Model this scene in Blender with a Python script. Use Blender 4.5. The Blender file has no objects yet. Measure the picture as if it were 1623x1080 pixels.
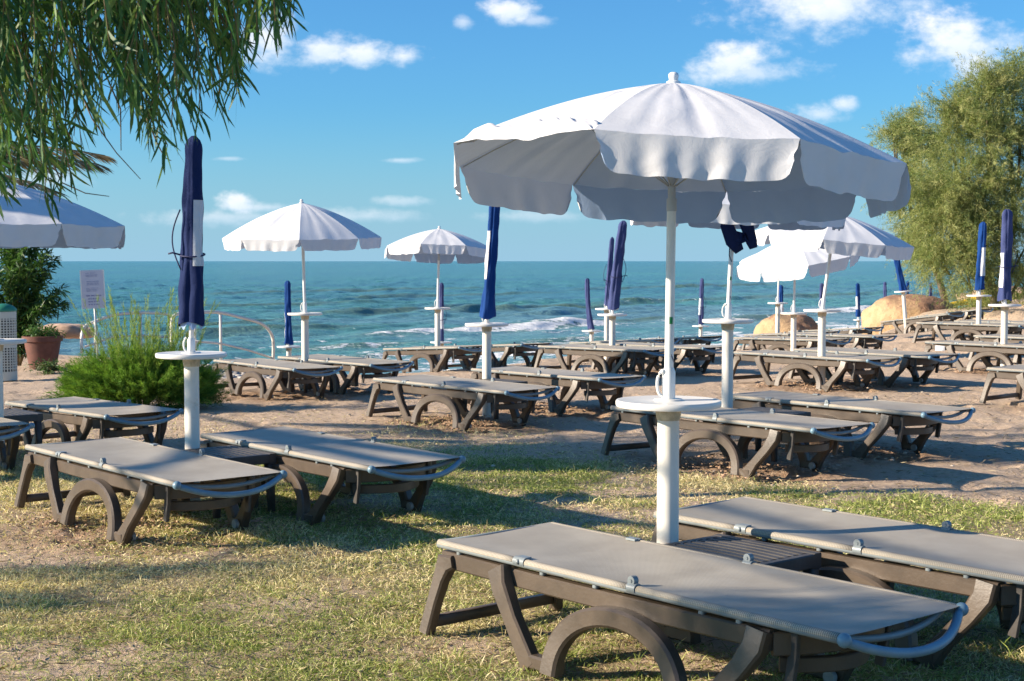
import bpy, bmesh, math, random
import numpy as np
from mathutils import Vector, Matrix

S = bpy.context.scene
COL = S.collection
R = math.radians

# ------------------------------------------------------------------ camera
H = 1.47
cam = bpy.data.cameras.new('camera')
cam.sensor_width = 36.0
cam.lens = 52.1
cam.clip_start = 0.05
cam.clip_end = 60000
camo = bpy.data.objects.new('camera', cam)
COL.objects.link(camo)
camo.location = (0, 0, H)
camo.rotation_euler = (R(90 - 3.07), 0, 0)
cam.dof.use_dof = True
cam.dof.focus_distance = 7.0
cam.dof.aperture_fstop = 15
S.camera = camo

# ------------------------------------------------------------------ light
SUN_EL, SUN_AZ = 22.0, 8.0          # low sun from the left, a little towards the viewer
sd = Vector((-math.cos(R(SUN_EL)) * math.cos(R(SUN_AZ)), -math.cos(R(SUN_EL)) * math.sin(R(SUN_AZ)), math.sin(R(SUN_EL))))
sun = bpy.data.lights.new('sun', 'SUN')
sun.energy = 5.0
sun.angle = R(0.55)
sun.color = (1.0, 0.85, 0.67)
suno = bpy.data.objects.new('sun', sun)
COL.objects.link(suno)
suno.rotation_euler = (-sd).to_track_quat('-Z', 'Y').to_euler()

S.view_settings.view_transform = 'Standard'
S.view_settings.look = 'None'
S.view_settings.exposure = 1.08
S.view_settings.gamma = 1.0

# ------------------------------------------------------------------ node helpers
class NT:
    def __init__(s, tree):
        s.t = tree
        s.n = tree.nodes
        s.l = tree.links
    def new(s, typ, **kw):
        n = s.n.new(typ)
        for k, v in kw.items():
            setattr(n, k, v)
        return n
    def put(s, sock, v):
        if isinstance(v, bpy.types.NodeSocket):
            s.l.new(v, sock)
        elif v is not None:
            sock.default_value = v
    def m(s, op, a, b=None, c=None, clamp=False):
        n = s.new('ShaderNodeMath', operation=op)
        n.use_clamp = clamp
        s.put(n.inputs[0], a)
        if b is not None: s.put(n.inputs[1], b)
        if c is not None: s.put(n.inputs[2], c)
        return n.outputs[0]
    def vm(s, op, a, b=None):
        n = s.new('ShaderNodeVectorMath', operation=op)
        s.put(n.inputs[0], a)
        if b is not None: s.put(n.inputs[1], b)
        return n.outputs[0]
    def noise(s, vec, scale, detail=4, rough=0.55, dist=0.0):
        n = s.new('ShaderNodeTexNoise')
        if vec is not None: s.l.new(vec, n.inputs['Vector'])
        n.inputs['Scale'].default_value = scale
        n.inputs['Detail'].default_value = detail
        n.inputs['Roughness'].default_value = rough
        n.inputs['Distortion'].default_value = dist
        return n.outputs['Fac']
    def ramp(s, fac, stops):
        n = s.new('ShaderNodeValToRGB')
        s.l.new(fac, n.inputs[0])
        e = n.color_ramp.elements
        while len(e) < len(stops): e.new(0.5)
        for i, (p, c) in enumerate(stops):
            e[i].position = p
            e[i].color = c if len(c) == 4 else (c[0], c[1], c[2], 1)
        return n.outputs[0]
    def mix(s, fac, a, b, blend='MIX'):
        n = s.new('ShaderNodeMix', data_type='RGBA', blend_type=blend)
        s.put(n.inputs[0], fac)
        s.put(n.inputs[6], a if isinstance(a, bpy.types.NodeSocket) else (a[0], a[1], a[2], 1))
        s.put(n.inputs[7], b if isinstance(b, bpy.types.NodeSocket) else (b[0], b[1], b[2], 1))
        return n.outputs[2]
    def smooth(s, v, lo, hi, a=0.0, b=1.0):
        n = s.new('ShaderNodeMapRange', interpolation_type='SMOOTHSTEP')
        s.put(n.inputs[0], v)
        n.inputs[1].default_value = lo
        n.inputs[2].default_value = hi
        n.inputs[3].default_value = a
        n.inputs[4].default_value = b
        return n.outputs[0]
    def bump(s, h, strength=0.5, dist=0.01, normal=None):
        n = s.new('ShaderNodeBump')
        n.inputs['Strength'].default_value = strength
        n.inputs['Distance'].default_value = dist
        s.l.new(h, n.inputs['Height'])
        if normal is not None: s.l.new(normal, n.inputs['Normal'])
        return n.outputs[0]

def newmat(name):
    m = bpy.data.materials.new(name)
    m.use_nodes = True
    t = NT(m.node_tree)
    p = t.n['Principled BSDF']
    return m, t, p

# ------------------------------------------------------------------ sky with clouds
W = bpy.data.worlds.new('World')
S.world = W
W.use_nodes = True
w = NT(W.node_tree)
bg = w.n['Background']
sky = w.new('ShaderNodeTexSky', sky_type='NISHITA')
sky.sun_disc = False
sky.sun_elevation = R(SUN_EL)
sky.sun_rotation = R(270 - SUN_AZ)
sky.altitude = 0
sky.air_density = 1.0
sky.dust_density = 0.6
sky.ozone_density = 2.2
tc = w.new('ShaderNodeTexCoord')
sep = w.new('ShaderNodeSeparateXYZ')
w.l.new(tc.outputs['Generated'], sep.inputs[0])
yy = w.m('MAXIMUM', sep.outputs[1], 0.02)
uu = w.m('DIVIDE', sep.outputs[0], yy)
vv = w.m('DIVIDE', sep.outputs[2], yy)
cmb = w.new('ShaderNodeCombineXYZ')
w.put(cmb.inputs[0], uu)
w.put(cmb.inputs[1], w.m('MULTIPLY', vv, 1.5))
# slow warp so that the puffs have an irregular outline
nz = w.noise(cmb.outputs[0], 26, 8, 0.62)
nz2 = w.noise(cmb.outputs[0], 90, 6, 0.6)
nzz = w.m('ADD', w.m('MULTIPLY', nz, 0.75), w.m('MULTIPLY', nz2, 0.25))
front = w.smooth(sep.outputs[1], 0.02, 0.2)
# azimuth-like u, elevation-like v, half sizes, density, brightness
CL = [(.205, .174, .078, .026, 1.15, 1.0), (.205, .166, .036, .012, 1.0, 1.0), (.146, .132, .036, .016, 1.1, .95),
      (.160, .126, .045, .010, .75, .62), (.298, .145, .046, .024, 1.1, .98), (.310, .130, .022, .016, .9, .9),
      (-.0005, .167, .020, .010, 1.05, 1.0), (-.033, .159, .008, .006, .6, .8), (.016, .160, .016, .005, .55, .6),
      (-.100, .138, .032, .010, 1.05, .9), (-.073, .137, .018, .008, .95, .95), (-.125, .141, .032, .013, .95, .85), (-.162, .146, .026, .020, 1.0, .95),
      (-.184, .038, .016, .009, .95, .85), (-.165, .036, .026, .005, .6, .55), (-.200, .029, .05, .007, .5, .75),
      (-.10, .030, .05, .006, .45, .7), (-.075, .0675, .014, .0026, .6, .45), (-.19, .0685, .014, .002, .45, .5),
      (.208, .098, .024, .009, .7, .8), (.222, .104, .012, .007, .8, .9), (.02, .03, .05, .005, .35, .75), (-.07, .040, .022, .004, .45, .6),
      (-.31, .055, .03, .008, .5, .7), (.42, .16, .06, .02, 1.0, 1.0), (-.5, .12, .09, .03, 1.0, .9), (.62, .1, .08, .02, .9, .9)]
dens = None
topl = None
for (u0, v0, a, b, k, br) in CL:
    du = w.m('DIVIDE', w.m('SUBTRACT', uu, u0), a)
    dv = w.m('DIVIDE', w.m('SUBTRACT', vv, v0), b)
    dd = w.m('SQRT', w.m('ADD', w.m('MULTIPLY', du, du), w.m('MULTIPLY', dv, dv)))
    e = w.m('SUBTRACT', 1.0, dd)
    e = w.m('ADD', e, w.m('MULTIPLY', w.m('SUBTRACT', nzz, 0.47), 3.0))
    c = w.smooth(e, 0.0, 1.0, 0.0, min(k, 1.0) * 0.93)
    lite = w.m('ADD', w.m('MULTIPLY', w.m('SUBTRACT', dv, w.m('MULTIPLY', du, 0.5)), 0.5), 0.45 + 0.35 * (br - .8))
    lite = w.m('MULTIPLY', w.m('MINIMUM', w.m('MAXIMUM', lite, 0.0), 1.0), c)
    dens = c if dens is None else w.m('MAXIMUM', dens, c)
    topl = lite if topl is None else w.m('MAXIMUM', topl, lite)
dens = w.m('MULTIPLY', dens, front)
ratio = w.m('DIVIDE', topl, w.m('MAXIMUM', dens, 0.02), clamp=True)
ratio = w.m('ADD', w.m('MULTIPLY', ratio, 0.8), w.m('MULTIPLY', nz2, 0.25), clamp=True)
ccol = w.mix(ratio, (4.8, 6.3, 7.8), (9.9, 9.5, 9.5))
tint = w.mix(1.0, sky.outputs[0], (0.42, 0.92, 1.36), 'MULTIPLY')
hz_ = w.smooth(sep.outputs[2], -.02, .11, 1.0, 0.0)
tint = w.mix(w.m('MULTIPLY', hz_, .9), tint, (2.8, 4.8, 6.4))
skyc = w.mix(dens, tint, ccol)
w.l.new(skyc, bg.inputs[0])
bg.inputs[1].default_value = 0.062

# ------------------------------------------------------------------ mesh helpers
def tag(o, label=None, cat=None, group=None, kind=None):
    if label: o['label'] = label
    if cat: o['category'] = cat
    if group: o['group'] = group
    if kind: o['kind'] = kind
    return o

def empty(name, loc=(0, 0, 0), rz=0.0):
    o = bpy.data.objects.new(name, None)
    COL.objects.link(o)
    o.location = loc
    o.rotation_euler = (0, 0, rz)
    o.empty_display_size = 0.1
    return o

def link(name, me, mat=None, parent=None, smooth=True):
    o = bpy.data.objects.new(name, me)
    COL.objects.link(o)
    if mat is not None and len(me.materials) == 0:
        me.materials.append(mat)
    if parent is not None: o.parent = parent
    if smooth:
        me.polygons.foreach_set('use_smooth', [True] * len(me.polygons))
    return o

def mesh_np(name, V, Q, attrs=None):
    """V (n,3), Q (m,k) faces of k corners"""
    me = bpy.data.meshes.new(name)
    V = np.asarray(V, np.float32)
    Q = np.asarray(Q, np.int32)
    k = Q.shape[1]
    me.vertices.add(len(V))
    me.vertices.foreach_set('co', V.ravel())
    me.loops.add(Q.size)
    me.loops.foreach_set('vertex_index', Q.ravel())
    me.polygons.add(len(Q))
    me.polygons.foreach_set('loop_start', np.arange(0, Q.size, k, dtype=np.int32))
    me.polygons.foreach_set('loop_total', np.full(len(Q), k, np.int32))
    me.update(calc_edges=True)
    if attrs:
        for an, arr in attrs.items():
            if arr.ndim == 1:
                a = me.attributes.new(an, 'FLOAT', 'POINT')
                a.data.foreach_set('value', arr.astype(np.float32))
            else:
                a = me.attributes.new(an, 'FLOAT_COLOR', 'POINT')
                c4 = np.ones((len(arr), 4), np.float32)
                c4[:, :3] = arr
                a.data.foreach_set('color', c4.ravel())
    return me

class MB:
    """collects shapes into one mesh"""
    def __init__(s):
        s.v = []
        s.f = []
    def add(s, V, Fs):
        o = len(s.v)
        s.v += [tuple(p) for p in V]
        s.f += [tuple(i + o for i in f) for f in Fs]
        return s
    def sweep(s, path, prof_fn, side=None, closed=False, caps=True):
        """path of points; prof_fn(i, t)-> list of (a,b) offsets along side axis and plane normal"""
        P = [Vector(p) for p in path]
        n = len(P)
        rings = []
        for i, p in enumerate(P):
            if closed:
                t = (P[(i + 1) % n] - P[i - 1]).normalized()
            else:
                t = (P[min(i + 1, n - 1)] - P[max(i - 1, 0)]).normalized()
            if side is not None:
                a = Vector(side)
                a = (a - t * a.dot(t)).normalized()
            else:
                up = Vector((0, 0, 1)) if abs(t.z) < 0.9 else Vector((1, 0, 0))
                a = t.cross(up).normalized()
            b = a.cross(t).normalized()
            rings.append([p + a * q[0] + b * q[1] for q in prof_fn(i, i / max(n - 1, 1))])
        k = len(rings[0])
        V = [q for r in rings for q in r]
        Fs = []
        for i in range(n if closed else n - 1):
            for j in range(k):
                i2 = (i + 1) % n
                Fs.append((i * k + j, i * k + (j + 1) % k, i2 * k + (j + 1) % k, i2 * k + j))
        if caps and not closed:
            Fs.append(tuple(range(k))[::-1])
            Fs.append(tuple((n - 1) * k + j for j in range(k)))
        return s.add(V, Fs)
    def tube(s, path, r, k=10, closed=False):
        rr = r if callable(r) else (lambda t: r)
        return s.sweep(path, lambda i, t: [(rr(t) * math.cos(2 * math.pi * j / k), rr(t) * math.sin(2 * math.pi * j / k)) for j in range(k)], closed=closed)
    def bar(s, path, wid, hei, side=(0, 1, 0), ch=0.22):
        """chamfered rectangular bar: wid across side axis, hei in the plane"""
        def pf(i, t):
            a = (wid[i] if isinstance(wid, (list, tuple)) else wid) / 2
            b = (hei[i] if isinstance(hei, (list, tuple)) else hei) / 2
            c = min(a, b) * ch
            return [(-a, -b + c), (-a, b - c), (-a + c, b), (a - c, b), (a, b - c), (a, -b + c), (a - c, -b), (-a + c, -b)]
        return s.sweep(path, pf, side=side)
    def box(s, c, d, ch=0.0):
        x, y, z = d[0] / 2, d[1] / 2, d[2] / 2
        return s.bar([(c[0] - x, c[1], c[2]), (c[0] + x, c[1], c[2])], d[1], d[2], ch=ch or 0.02)
    def lathe(s, prof, k=32, c=(0, 0, 0), fold=None):
        V = []
        n = len(prof)
        for (r, z) in prof:
            for j in range(k):
                a = 2 * math.pi * j / k
                V.append((c[0] + r * math.cos(a), c[1] + r * math.sin(a), c[2] + z))
        Fs = [(i * k + j, i * k + (j + 1) % k, (i + 1) * k + (j + 1) % k, (i + 1) * k + j) for i in range(n - 1) for j in range(k)]
        Fs.append(tuple(range(k))[::-1])
        Fs.append(tuple((n - 1) * k + j for j in range(k)))
        return s.add(V, Fs)
    def ball(s, c, r, k=10):
        pr = [(max(r * math.sin(math.pi * i / k), 1e-4), -r * math.cos(math.pi * i / k)) for i in range(k + 1)]
        return s.lathe(pr, 12, c)
    def mesh(s, name):
        me = bpy.data.meshes.new(name)
        me.from_pydata(s.v, [], s.f)
        me.update()
        return me
    def build(s, name, mat, parent=None, smooth=True, auto=None):
        me = s.mesh(name)
        if auto:
            bm = bmesh.new()
            bm.from_mesh(me)
            for e in bm.edges:
                if len(e.link_faces) == 2 and e.calc_face_angle(0) > R(auto): e.smooth = False
            bm.to_mesh(me)
            bm.free()
        return link(name, me, mat, parent, smooth)

def kids(o):
    return [c for c in bpy.data.objects if c.parent == o]

def copy_thing(o, tree=None):
    tree = tree if tree is not None else snap(o)
    c = o.copy()
    COL.objects.link(c)
    for ch, sub in tree:
        d = ch.copy()
        COL.objects.link(d)
        d.parent = c
        for s2 in sub:
            q = s2.copy()
            COL.objects.link(q)
            q.parent = d
    return c
def snap(o):
    return [(ch, kids(ch)) for ch in kids(o)]

# value noise in numpy
_rng = np.random.RandomState(7)
_tab = _rng.rand(256, 256)
def vnoise(x, y):
    xi = np.floor(x).astype(int); yi = np.floor(y).astype(int)
    fx = x - xi; fy = y - yi
    fx = fx * fx * (3 - 2 * fx); fy = fy * fy * (3 - 2 * fy)
    g = lambda a, b: _tab[a & 255, b & 255]
    return (g(xi, yi) * (1 - fx) + g(xi + 1, yi) * fx) * (1 - fy) + (g(xi, yi + 1) * (1 - fx) + g(xi + 1, yi + 1) * fx) * fy
def fbm(x, y, o=4, p=0.5):
    s = 0; a = 1; t = 0
    for i in range(o):
        s = s + a * vnoise(x * 2 ** i + 17.3 * i, y * 2 ** i + 5.1 * i); t += a; a *= p
    return s / t - 0.5

# ------------------------------------------------------------------ where the things stand (metres)
U = Vector((math.cos(R(-50)), math.sin(R(-50)), 0))
# lounger: A end x, y, ground at A, ground at C, heading in degrees
LG = 1.98
LOUNGERS = {
 'L1': (-.30, 5.81, 0, 0, -49.8), 'L1b': (.62, 6.48, 0, 0, -49.5),
 'L2': (-2.92, 8.84, 0, 0, -50.6), 'L2b': (-1.99, 9.43, 0, 0, -51.2),
 'L3': (-1.35, 14.33, -.03, -.03, -48.7), 'L3b': (-.44, 15.7, -.04, -.03, -49.5),
 'L5': (-3.64, 18.0, -.1, -.1, -52), 'L5b': (-2.96, 18.68, -.1, -.1, -48),
 'L6': (-2.03, 23.4, -.279, -.164, -50), 'L6b': (-1.11, 24.1, -.29, -.167, -50),
 'L7': (.36, 20.7, -.08, -.06, -46), 'L7b': (1.21, 21.4, -.09, -.07, -46),
 'L8': (.98, 25.0, -.272, -.15, -50), 'L8b': (1.78, 25.7, -.28, -.136, -50),
 'L9': (.74, 11.2, 0, 0, -51.5), 'L9b': (1.73, 12.2, 0, 0, -51.0),
 'L10': (2.69, 18.0, 0, 0, -49.7), 'L10b': (3.54, 18.61, 0, 0, -48.9),
 'L11': (3.76, 25.1, -.19, -.15, -50), 'L11b': (4.76, 26.1, -.18, -.15, -51),
 'L12': (4.8, 30.6, -.42, -.29, -50), 'L12b': (5.85, 31.3, -.38, -.236, -50),
 'L13': (9.1, 36.5, -.39, -.14, -50), 'L13b': (10.02, 37.2, -.3, -.05, -50),
 'L14': (7.28, 26.7, 0, 0, -45), 'L14b': (8.2, 27.5, 0, 0, -45),
 'L15': (5.65, 20.28, 0, 0, -50), 'L15b': (6.85, 22.0, 0, 0, -50),
 'L16': (4.92, 15.34, 0, 0, -50),
 'L0': (-5.05, 11.3, -.03, -.02, -50), 'L0b': (-4.27, 12.45, -.08, -.04, -50),
}
# ------------------------------------------------------------------ terrain
cp = []
for k, (ax, ay, ga, gc, th) in LOUNGERS.items():
    c, s_ = math.cos(R(th)), math.sin(R(th))
    nx, ny = -s_, c
    for q in (0, .61):
        cp.append((ax + nx * q, ay + ny * q, ga)); cp.append((ax + c * LG + nx * q, ay + s_ * LG + ny * q, gc))
        cp.append((ax + c * LG / 2 + nx * q, ay + s_ * LG / 2 + ny * q, (ga + gc) / 2))
for p in [(0, 0, 0), (4, 4, 0), (-4, 4, 0), (-8, 8, 0), (8, 8, 0), (2, 8, 0), (-.5, 8, 0), (-7, 15, -.05), (-4, 15, -.06), (8, 15, .02), (12, 20, .05), (14, 30, .12), (13, 38, .25), (16, 42, .45), (12.6, 41, .18),
          (22, 45, .6), (-8, 20, -.15), (-6.3, 18, -.1), (-12, 19, -.15), (5, 9.5, 0), (-1, 11.5, 0), (-3.5, 21, -.18), (-1, 20, -.12), (1, 17, -.04), (6, 27, -.05), (9, 31, -.05), (20, 20, .1), (-20, 10, 0), (30, 35, .6)]:
    cp.append(p)
CP = np.array(cp)
def lerp_s(e0, e1, x):
    t = np.clip((x - e0) / (e1 - e0), 0, 1)
    return t * t * (3 - 2 * t)
SEA = -1.62
def crest(x):
    return np.maximum(20.3 + 5.0 * lerp_s(-5.0, -6.6, x), 24.9 + 1.33 * x) + 0.5 * np.sin(x * 1.3)
def upper(x, y):
    num = 0; den = 0
    for (px, py, pg) in CP:
        d2 = (x - px) ** 2 + (y - py) ** 2 + 0.25
        wgt = d2 ** -1.75
        num = num + wgt * pg; den = den + wgt
    return num / den
def base(x, y):
    u = upper(x, y)
    d = y - crest(x)
    bank = lerp_s(12.0, 15.5, x) * (1 - lerp_s(47, 60, y))         # the shore bank at the right keeps high
    low = -1.02 - 0.02 * d - 0.55 * lerp_s(12, 24, d) - np.maximum(d - 24, 0) * .08
    k = lerp_s(0.1, 2.6, d) * (1 - bank)
    g = u * (1 - k) + low * k
    return g
def ground(x, y):
    return float(base(np.array([float(x)]), np.array([float(y)]))[0])

def grass_amount(x, y):
    """0 bare .. 1 grass"""
    edge = 11.1 - 0.75 * np.clip(x, 0, 3) - .25 * np.clip(x - 3, 0, 9) + 0.9 * fbm(x * .9, y * .9, 3)
    a = 1 - lerp_s(edge - .5, edge + .35, y)
    n = fbm(x * 1.1 + 3, y * 1.1, 4)
    left = lerp_s(-1.5 + .8 * fbm(x * 2, y * 2, 3), -2.5, x) * lerp_s(6.8, 7.5, y + .8 * fbm(x * 2 + 7, y * 2, 3)) * (1 - lerp_s(8.6, 9.6, y))
    a = a * (1 - .93 * left)
    a = a * np.clip(1.0 + n * 3.2, .16, 1.0)
    # sparse dry grass running on between the loungers on the left
    b = lerp_s(1.2, -1.0, x) * (1 - lerp_s(12, 15.5, y)) * np.clip(.30 + n * 1.5, 0, .6)
    return np.clip(np.maximum(a, b), 0, 1)

ys = [-4.0]
while ys[-1] < 75:
    y = ys[-1]
    ys.append(y + (0.4 if y < 2.4 else max(0.014, 0.0036 * y)) if y < 42 else y + .6)
ys = np.array(ys)
ks = np.concatenate([-np.geomspace(3, .37, 24)[:-1], np.linspace(-.37, .37, 600), np.geomspace(.37, 3, 24)[1:]])
K, Y = np.meshgrid(ks, ys)
X = K * (np.maximum(Y, 0) + 3.5 + np.maximum(-Y, 0))
X = K * (Y + 6.0) * 0.98
G = base(X, Y)
ga = grass_amount(X, Y)
fine = fbm(X * 9, Y * 9, 4, .6) * 0.022 + fbm(X * 2.2, Y * 2.2, 3) * 0.05
# churned sand round the lounger feet
churn = np.zeros_like(X)
for k in ('L3', 'L3b', 'L9', 'L9b', 'L10', 'L10b', 'L15', 'L5', 'L5b', 'L7', 'L7b', 'L2', 'L16'):
    ax, ay, g1, g2, th = LOUNGERS[k]
    c, s_ = math.cos(R(th)), math.sin(R(th))
    for t, q in ((.70, -.03), (1.42, -.03), (.70, .63), (1.42, .63), (1.05, .3)):
        px, py = ax + c * t - s_ * q, ay + s_ * t + c * q
        churn += np.exp(-((X - px) ** 2 + (Y - py) ** 2) / .16)
churn = np.clip(churn, 0, 1)
rough = np.abs(fbm(X * 6, Y * 6, 4, .65)) * .12 * churn
Z = G + fine * (0.5 + .6 * churn) + rough * .8 - .02 * churn - 0.012
Z = Z - .045 * np.clip(vnoise(X * 3.7 + 40, Y * 3.7) * .7 + vnoise(X * 8 + 9, Y * 8) * .3 - .56, 0, 1) * 3 * (1 - .7 * ga)
bm_ = lerp_s(1.0, 4, Y - crest(X)) * (1 - lerp_s(12, 15.5, X))
Z = Z + bm_ * (fbm(X * 3, Y * 3, 3) * .08)
nr, nc = X.shape
idx = np.arange(nr * nc).reshape(nr, nc)
Q = np.stack([idx[:-1, :-1], idx[:-1, 1:], idx[1:, 1:], idx[1:, :-1]], -1).reshape(-1, 4)
V = np.stack([X, Y, Z], -1).reshape(-1, 3)
me = mesh_np('ground', V, Q, {'grassy': ga.ravel(), 'churn': churn.ravel(), 'beach': bm_.ravel()})
m, t, p = newmat('sandy_ground')
geo = t.new('ShaderNodeNewGeometry').outputs['Position']
a1 = t.new('ShaderNodeAttribute', attribute_name='grassy').outputs['Fac']
a2 = t.new('ShaderNodeAttribute', attribute_name='churn').outputs['Fac']
a3 = t.new('ShaderNodeAttribute', attribute_name='beach').outputs['Fac']
n1 = t.noise(geo, 1.6, 6, .6); n2 = t.noise(geo, 26, 6, .65); n3 = t.noise(geo, 160, 3, .6)
sand = t.mix(n1, (.40, .285, .195), (.56, .42, .30))
sand = t.mix(t.smooth(n2, .35, .7), sand, (.62, .48, .345))
sand = t.mix(t.smooth(n3, .62, .72), sand, (.16, .11, .075))
soil = t.mix(n2, (.22, .165, .09), (.46, .36, .215))
c1 = t.mix(t.smooth(t.m('ADD', a1, t.m('MULTIPLY', t.m('SUBTRACT', n1, .5), .5)), .2, .75), sand, soil)
c1 = t.mix(t.m('MULTIPLY', a2, t.smooth(n2, .3, .6)), c1, (.34, .21, .125))
vor = t.new('ShaderNodeTexVoronoi'); vor.inputs['Scale'].default_value = 9
t.l.new(geo, vor.inputs['Vector'])
peb = t.mix(vor.outputs['Color'], (.20, .18, .165), (.44, .40, .35))
c1 = t.mix(a3, c1, peb)
t.l.new(c1, p.inputs['Base Color'])
p.inputs['Roughness'].default_value = .95
hb = t.m('ADD', t.m('MULTIPLY', n2, 1.0), t.m('MULTIPLY', n3, .35))
hb = t.m('ADD', hb, t.m('MULTIPLY', t.m('MULTIPLY', vor.outputs['Distance'], a3), -3.0))
t.l.new(t.bump(hb, 1.0, .035), p.inputs['Normal'])
gr = link('ground', me, m)
tag(gr, kind='structure')

# ------------------------------------------------------------------ sea
ys = [26.0]
while ys[-1] < 30000:
    y = ys[-1]
    ys.append(y + (0.16 if y < 90 else .16 + (y - 90) * .012))
ys = np.array(ys)
ks = np.concatenate([-np.geomspace(4, .40, 14)[:-1], np.linspace(-.40, .40, 420), np.geomspace(.40, 4, 14)[1:]])
K, Y = np.meshgrid(ks, ys)
X = K * Y
ds = (Y - 43.0 - 1.28 * X) / 1.62           # distance from the shoreline
al = (X + 1.28 * Y) / 1.62                   # along the shore
fade = 1 - lerp_s(150, 500, Y)
wav = np.zeros_like(X)
rs = np.random.RandomState(3)
for i in range(26):
    L = np.exp(rs.uniform(np.log(.9), np.log(7)))
    an = rs.normal(0, .5)
    kx = 2 * math.pi / L
    ph = kx * (ds * math.cos(an) + al * math.sin(an)) + rs.uniform(0, 7) + 1.2 * fbm(al * .05 + i, ds * .05, 2)
    wav += (np.sin(ph) + .3 * np.sin(2 * ph + .7)) * L * .0046 * fade
wav *= (.45 + 1.6 * np.clip(fbm(X * .05 + 9, Y * .03, 3) + .5, 0, 1))
wav *= lerp_s(-2, 22, ds) * .8 + .2
foam = np.zeros_like(X)
turb = np.zeros_like(X)
# breaking crests: distance out, along centre, half length, height, foam
for (px, py, half, hh, ff) in [(770, 524, 7.5, .30, 1.0), (905, 515, 3.0, .26, .9), (480, 524, 6, .22, .18), (350, 512, 5, .2, .0), (1040, 480, 10, .34, .25),
                               (1370, 492, 7, .38, 1.0), (880, 488, 12, .28, .0), (620, 494, 9, .24, .06), (560, 548, 4, .12, .5), (650, 560, 4, .1, .7), (1200, 505, 7, .25, .2),
                               (1590, 462, 14, .4, .35), (1100, 455, 25, .34, .0), (560, 462, 22, .32, .0), (1490, 470, 9, .35, .3), (860, 545, 5, .12, .4), (250, 535, 6, .16, .1),
                               (700, 470, 18, .3, .03), (1000, 510, 5, .2, .1), (420, 485, 12, .26, .02), (1280, 470, 16, .3, .05)]:
    zz = (H - SEA) * 2350 / (py - 414); xx = (px - 811.5) / 2350 * zz
    d0 = (zz - 43 - 1.28 * xx) / 1.62; l0 = (xx + 1.28 * zz) / 1.62
    bend = 1.1 * fbm(al * .18 + px, al * 0 + 3.0, 3) * 2
    e = ds - d0 + bend
    al_w = np.exp(-((al - l0) / half) ** 4)
    wd = .38 + zz * .0045
    shape = np.where(e < 0, np.exp(-(e / (wd * .8)) ** 2), np.exp(-(e / (wd * 2.2)) ** 2))
    wav += hh * shape * al_w * .7
    turb = np.maximum(turb, np.exp(-((e + .1) / (wd * 1.3)) ** 2) * al_w)
    front_ = np.where(e < 0, np.exp(-(e / (wd * 1.9)) ** 2), np.exp(-(e / (wd * .55)) ** 2))
    brk = fbm(al * 1.1, ds * 1.1, 4, .65) + .5
    foam = np.maximum(foam, ff * front_ * al_w * np.clip(.45 + brk * 1.0, 0, 1.25))
# wash near the shoreline
wash = np.exp(-((ds - 3.5) / 5.0) ** 2) * np.clip(fbm(al * .5, ds * 1.1, 4, .6) * 3.2 + .55, 0, 1)
foam = np.maximum(foam, wash * .75)
wash2 = np.exp(-((ds - 12) / 7.0) ** 2) * np.clip(fbm(al * .35 + 40, ds * .8, 4, .62) * 3.4 - .05, 0, 1) * .55
foam = np.maximum(foam, wash2)
far = lerp_s(-1.5, 60, ds)
nr, nc = X.shape
idx = np.arange(nr * nc).reshape(nr, nc)
Q = np.stack([idx[:-1, :-1], idx[:-1, 1:], idx[1:, 1:], idx[1:, :-1]], -1).reshape(-1, 4)
V = np.stack([X, Y, SEA + wav], -1).reshape(-1, 3)
me = mesh_np('sea', V, Q, {'foam': foam.ravel(), 'turb': turb.ravel(), 'far': far.ravel()})
m, t, p = newmat('sea_water')
geo = t.new('ShaderNodeNewGeometry').outputs['Position']
mp = t.new('ShaderNodeMapping'); mp.inputs['Rotation'].default_value = (0, 0, R(-30)); mp.inputs['Scale'].default_value = (.55, 1.0, 1)
t.l.new(geo, mp.inputs[0])
f1 = t.new('ShaderNodeAttribute', attribute_name='foam').outputs['Fac']
f2 = t.new('ShaderNodeAttribute', attribute_name='turb').outputs['Fac']
f3 = t.new('ShaderNodeAttribute', attribute_name='far').outputs['Fac']
nA = t.noise(mp.outputs[0], .9, 7, .62, .4); nB = t.noise(mp.outputs[0], 3.6, 6, .65, .3); nC = t.noise(mp.outputs[0], .05, 4, .6); nD = t.noise(mp.outputs[0], .012, 5, .6)
wc = t.mix(f3, (.17, .30, .32), (.070, .215, .25))
wc = t.mix(t.smooth(nC, .42, .62), wc, (.085, .27, .245))
wc = t.mix(t.m('MULTIPLY', f2, .75), wc, (.115, .175, .085))
fo = t.smooth(t.m('ADD', f1, t.m('MULTIPLY', t.m('SUBTRACT', t.noise(geo, 2.2, 7, .7), .5), 2.6)), .42, .66)
wc = t.mix(fo, wc, (.86, .87, .87))
t.l.new(wc, p.inputs['Base Color'])
rg = t.m('ADD', t.m('MULTIPLY', fo, .5), .24)
t.l.new(rg, p.inputs['Roughness'])
p.inputs['IOR'].default_value = 1.33
p.inputs['Specular IOR Level'].default_value = .42
hb = t.m('ADD', t.m('MULTIPLY', nA, 1.0), t.m('MULTIPLY', nB, .55))
hb = t.m('ADD', hb, t.m('MULTIPLY', t.noise(mp.outputs[0], 13, 4, .6), .14))
hb = t.m('ADD', hb, t.m('MULTIPLY', t.noise(mp.outputs[0], .25, 5, .6), 2.0))
t.l.new(t.bump(hb, 1.0, .42), p.inputs['Normal'])
sea = link('sea', me, m)
tag(sea, kind='structure')

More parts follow.
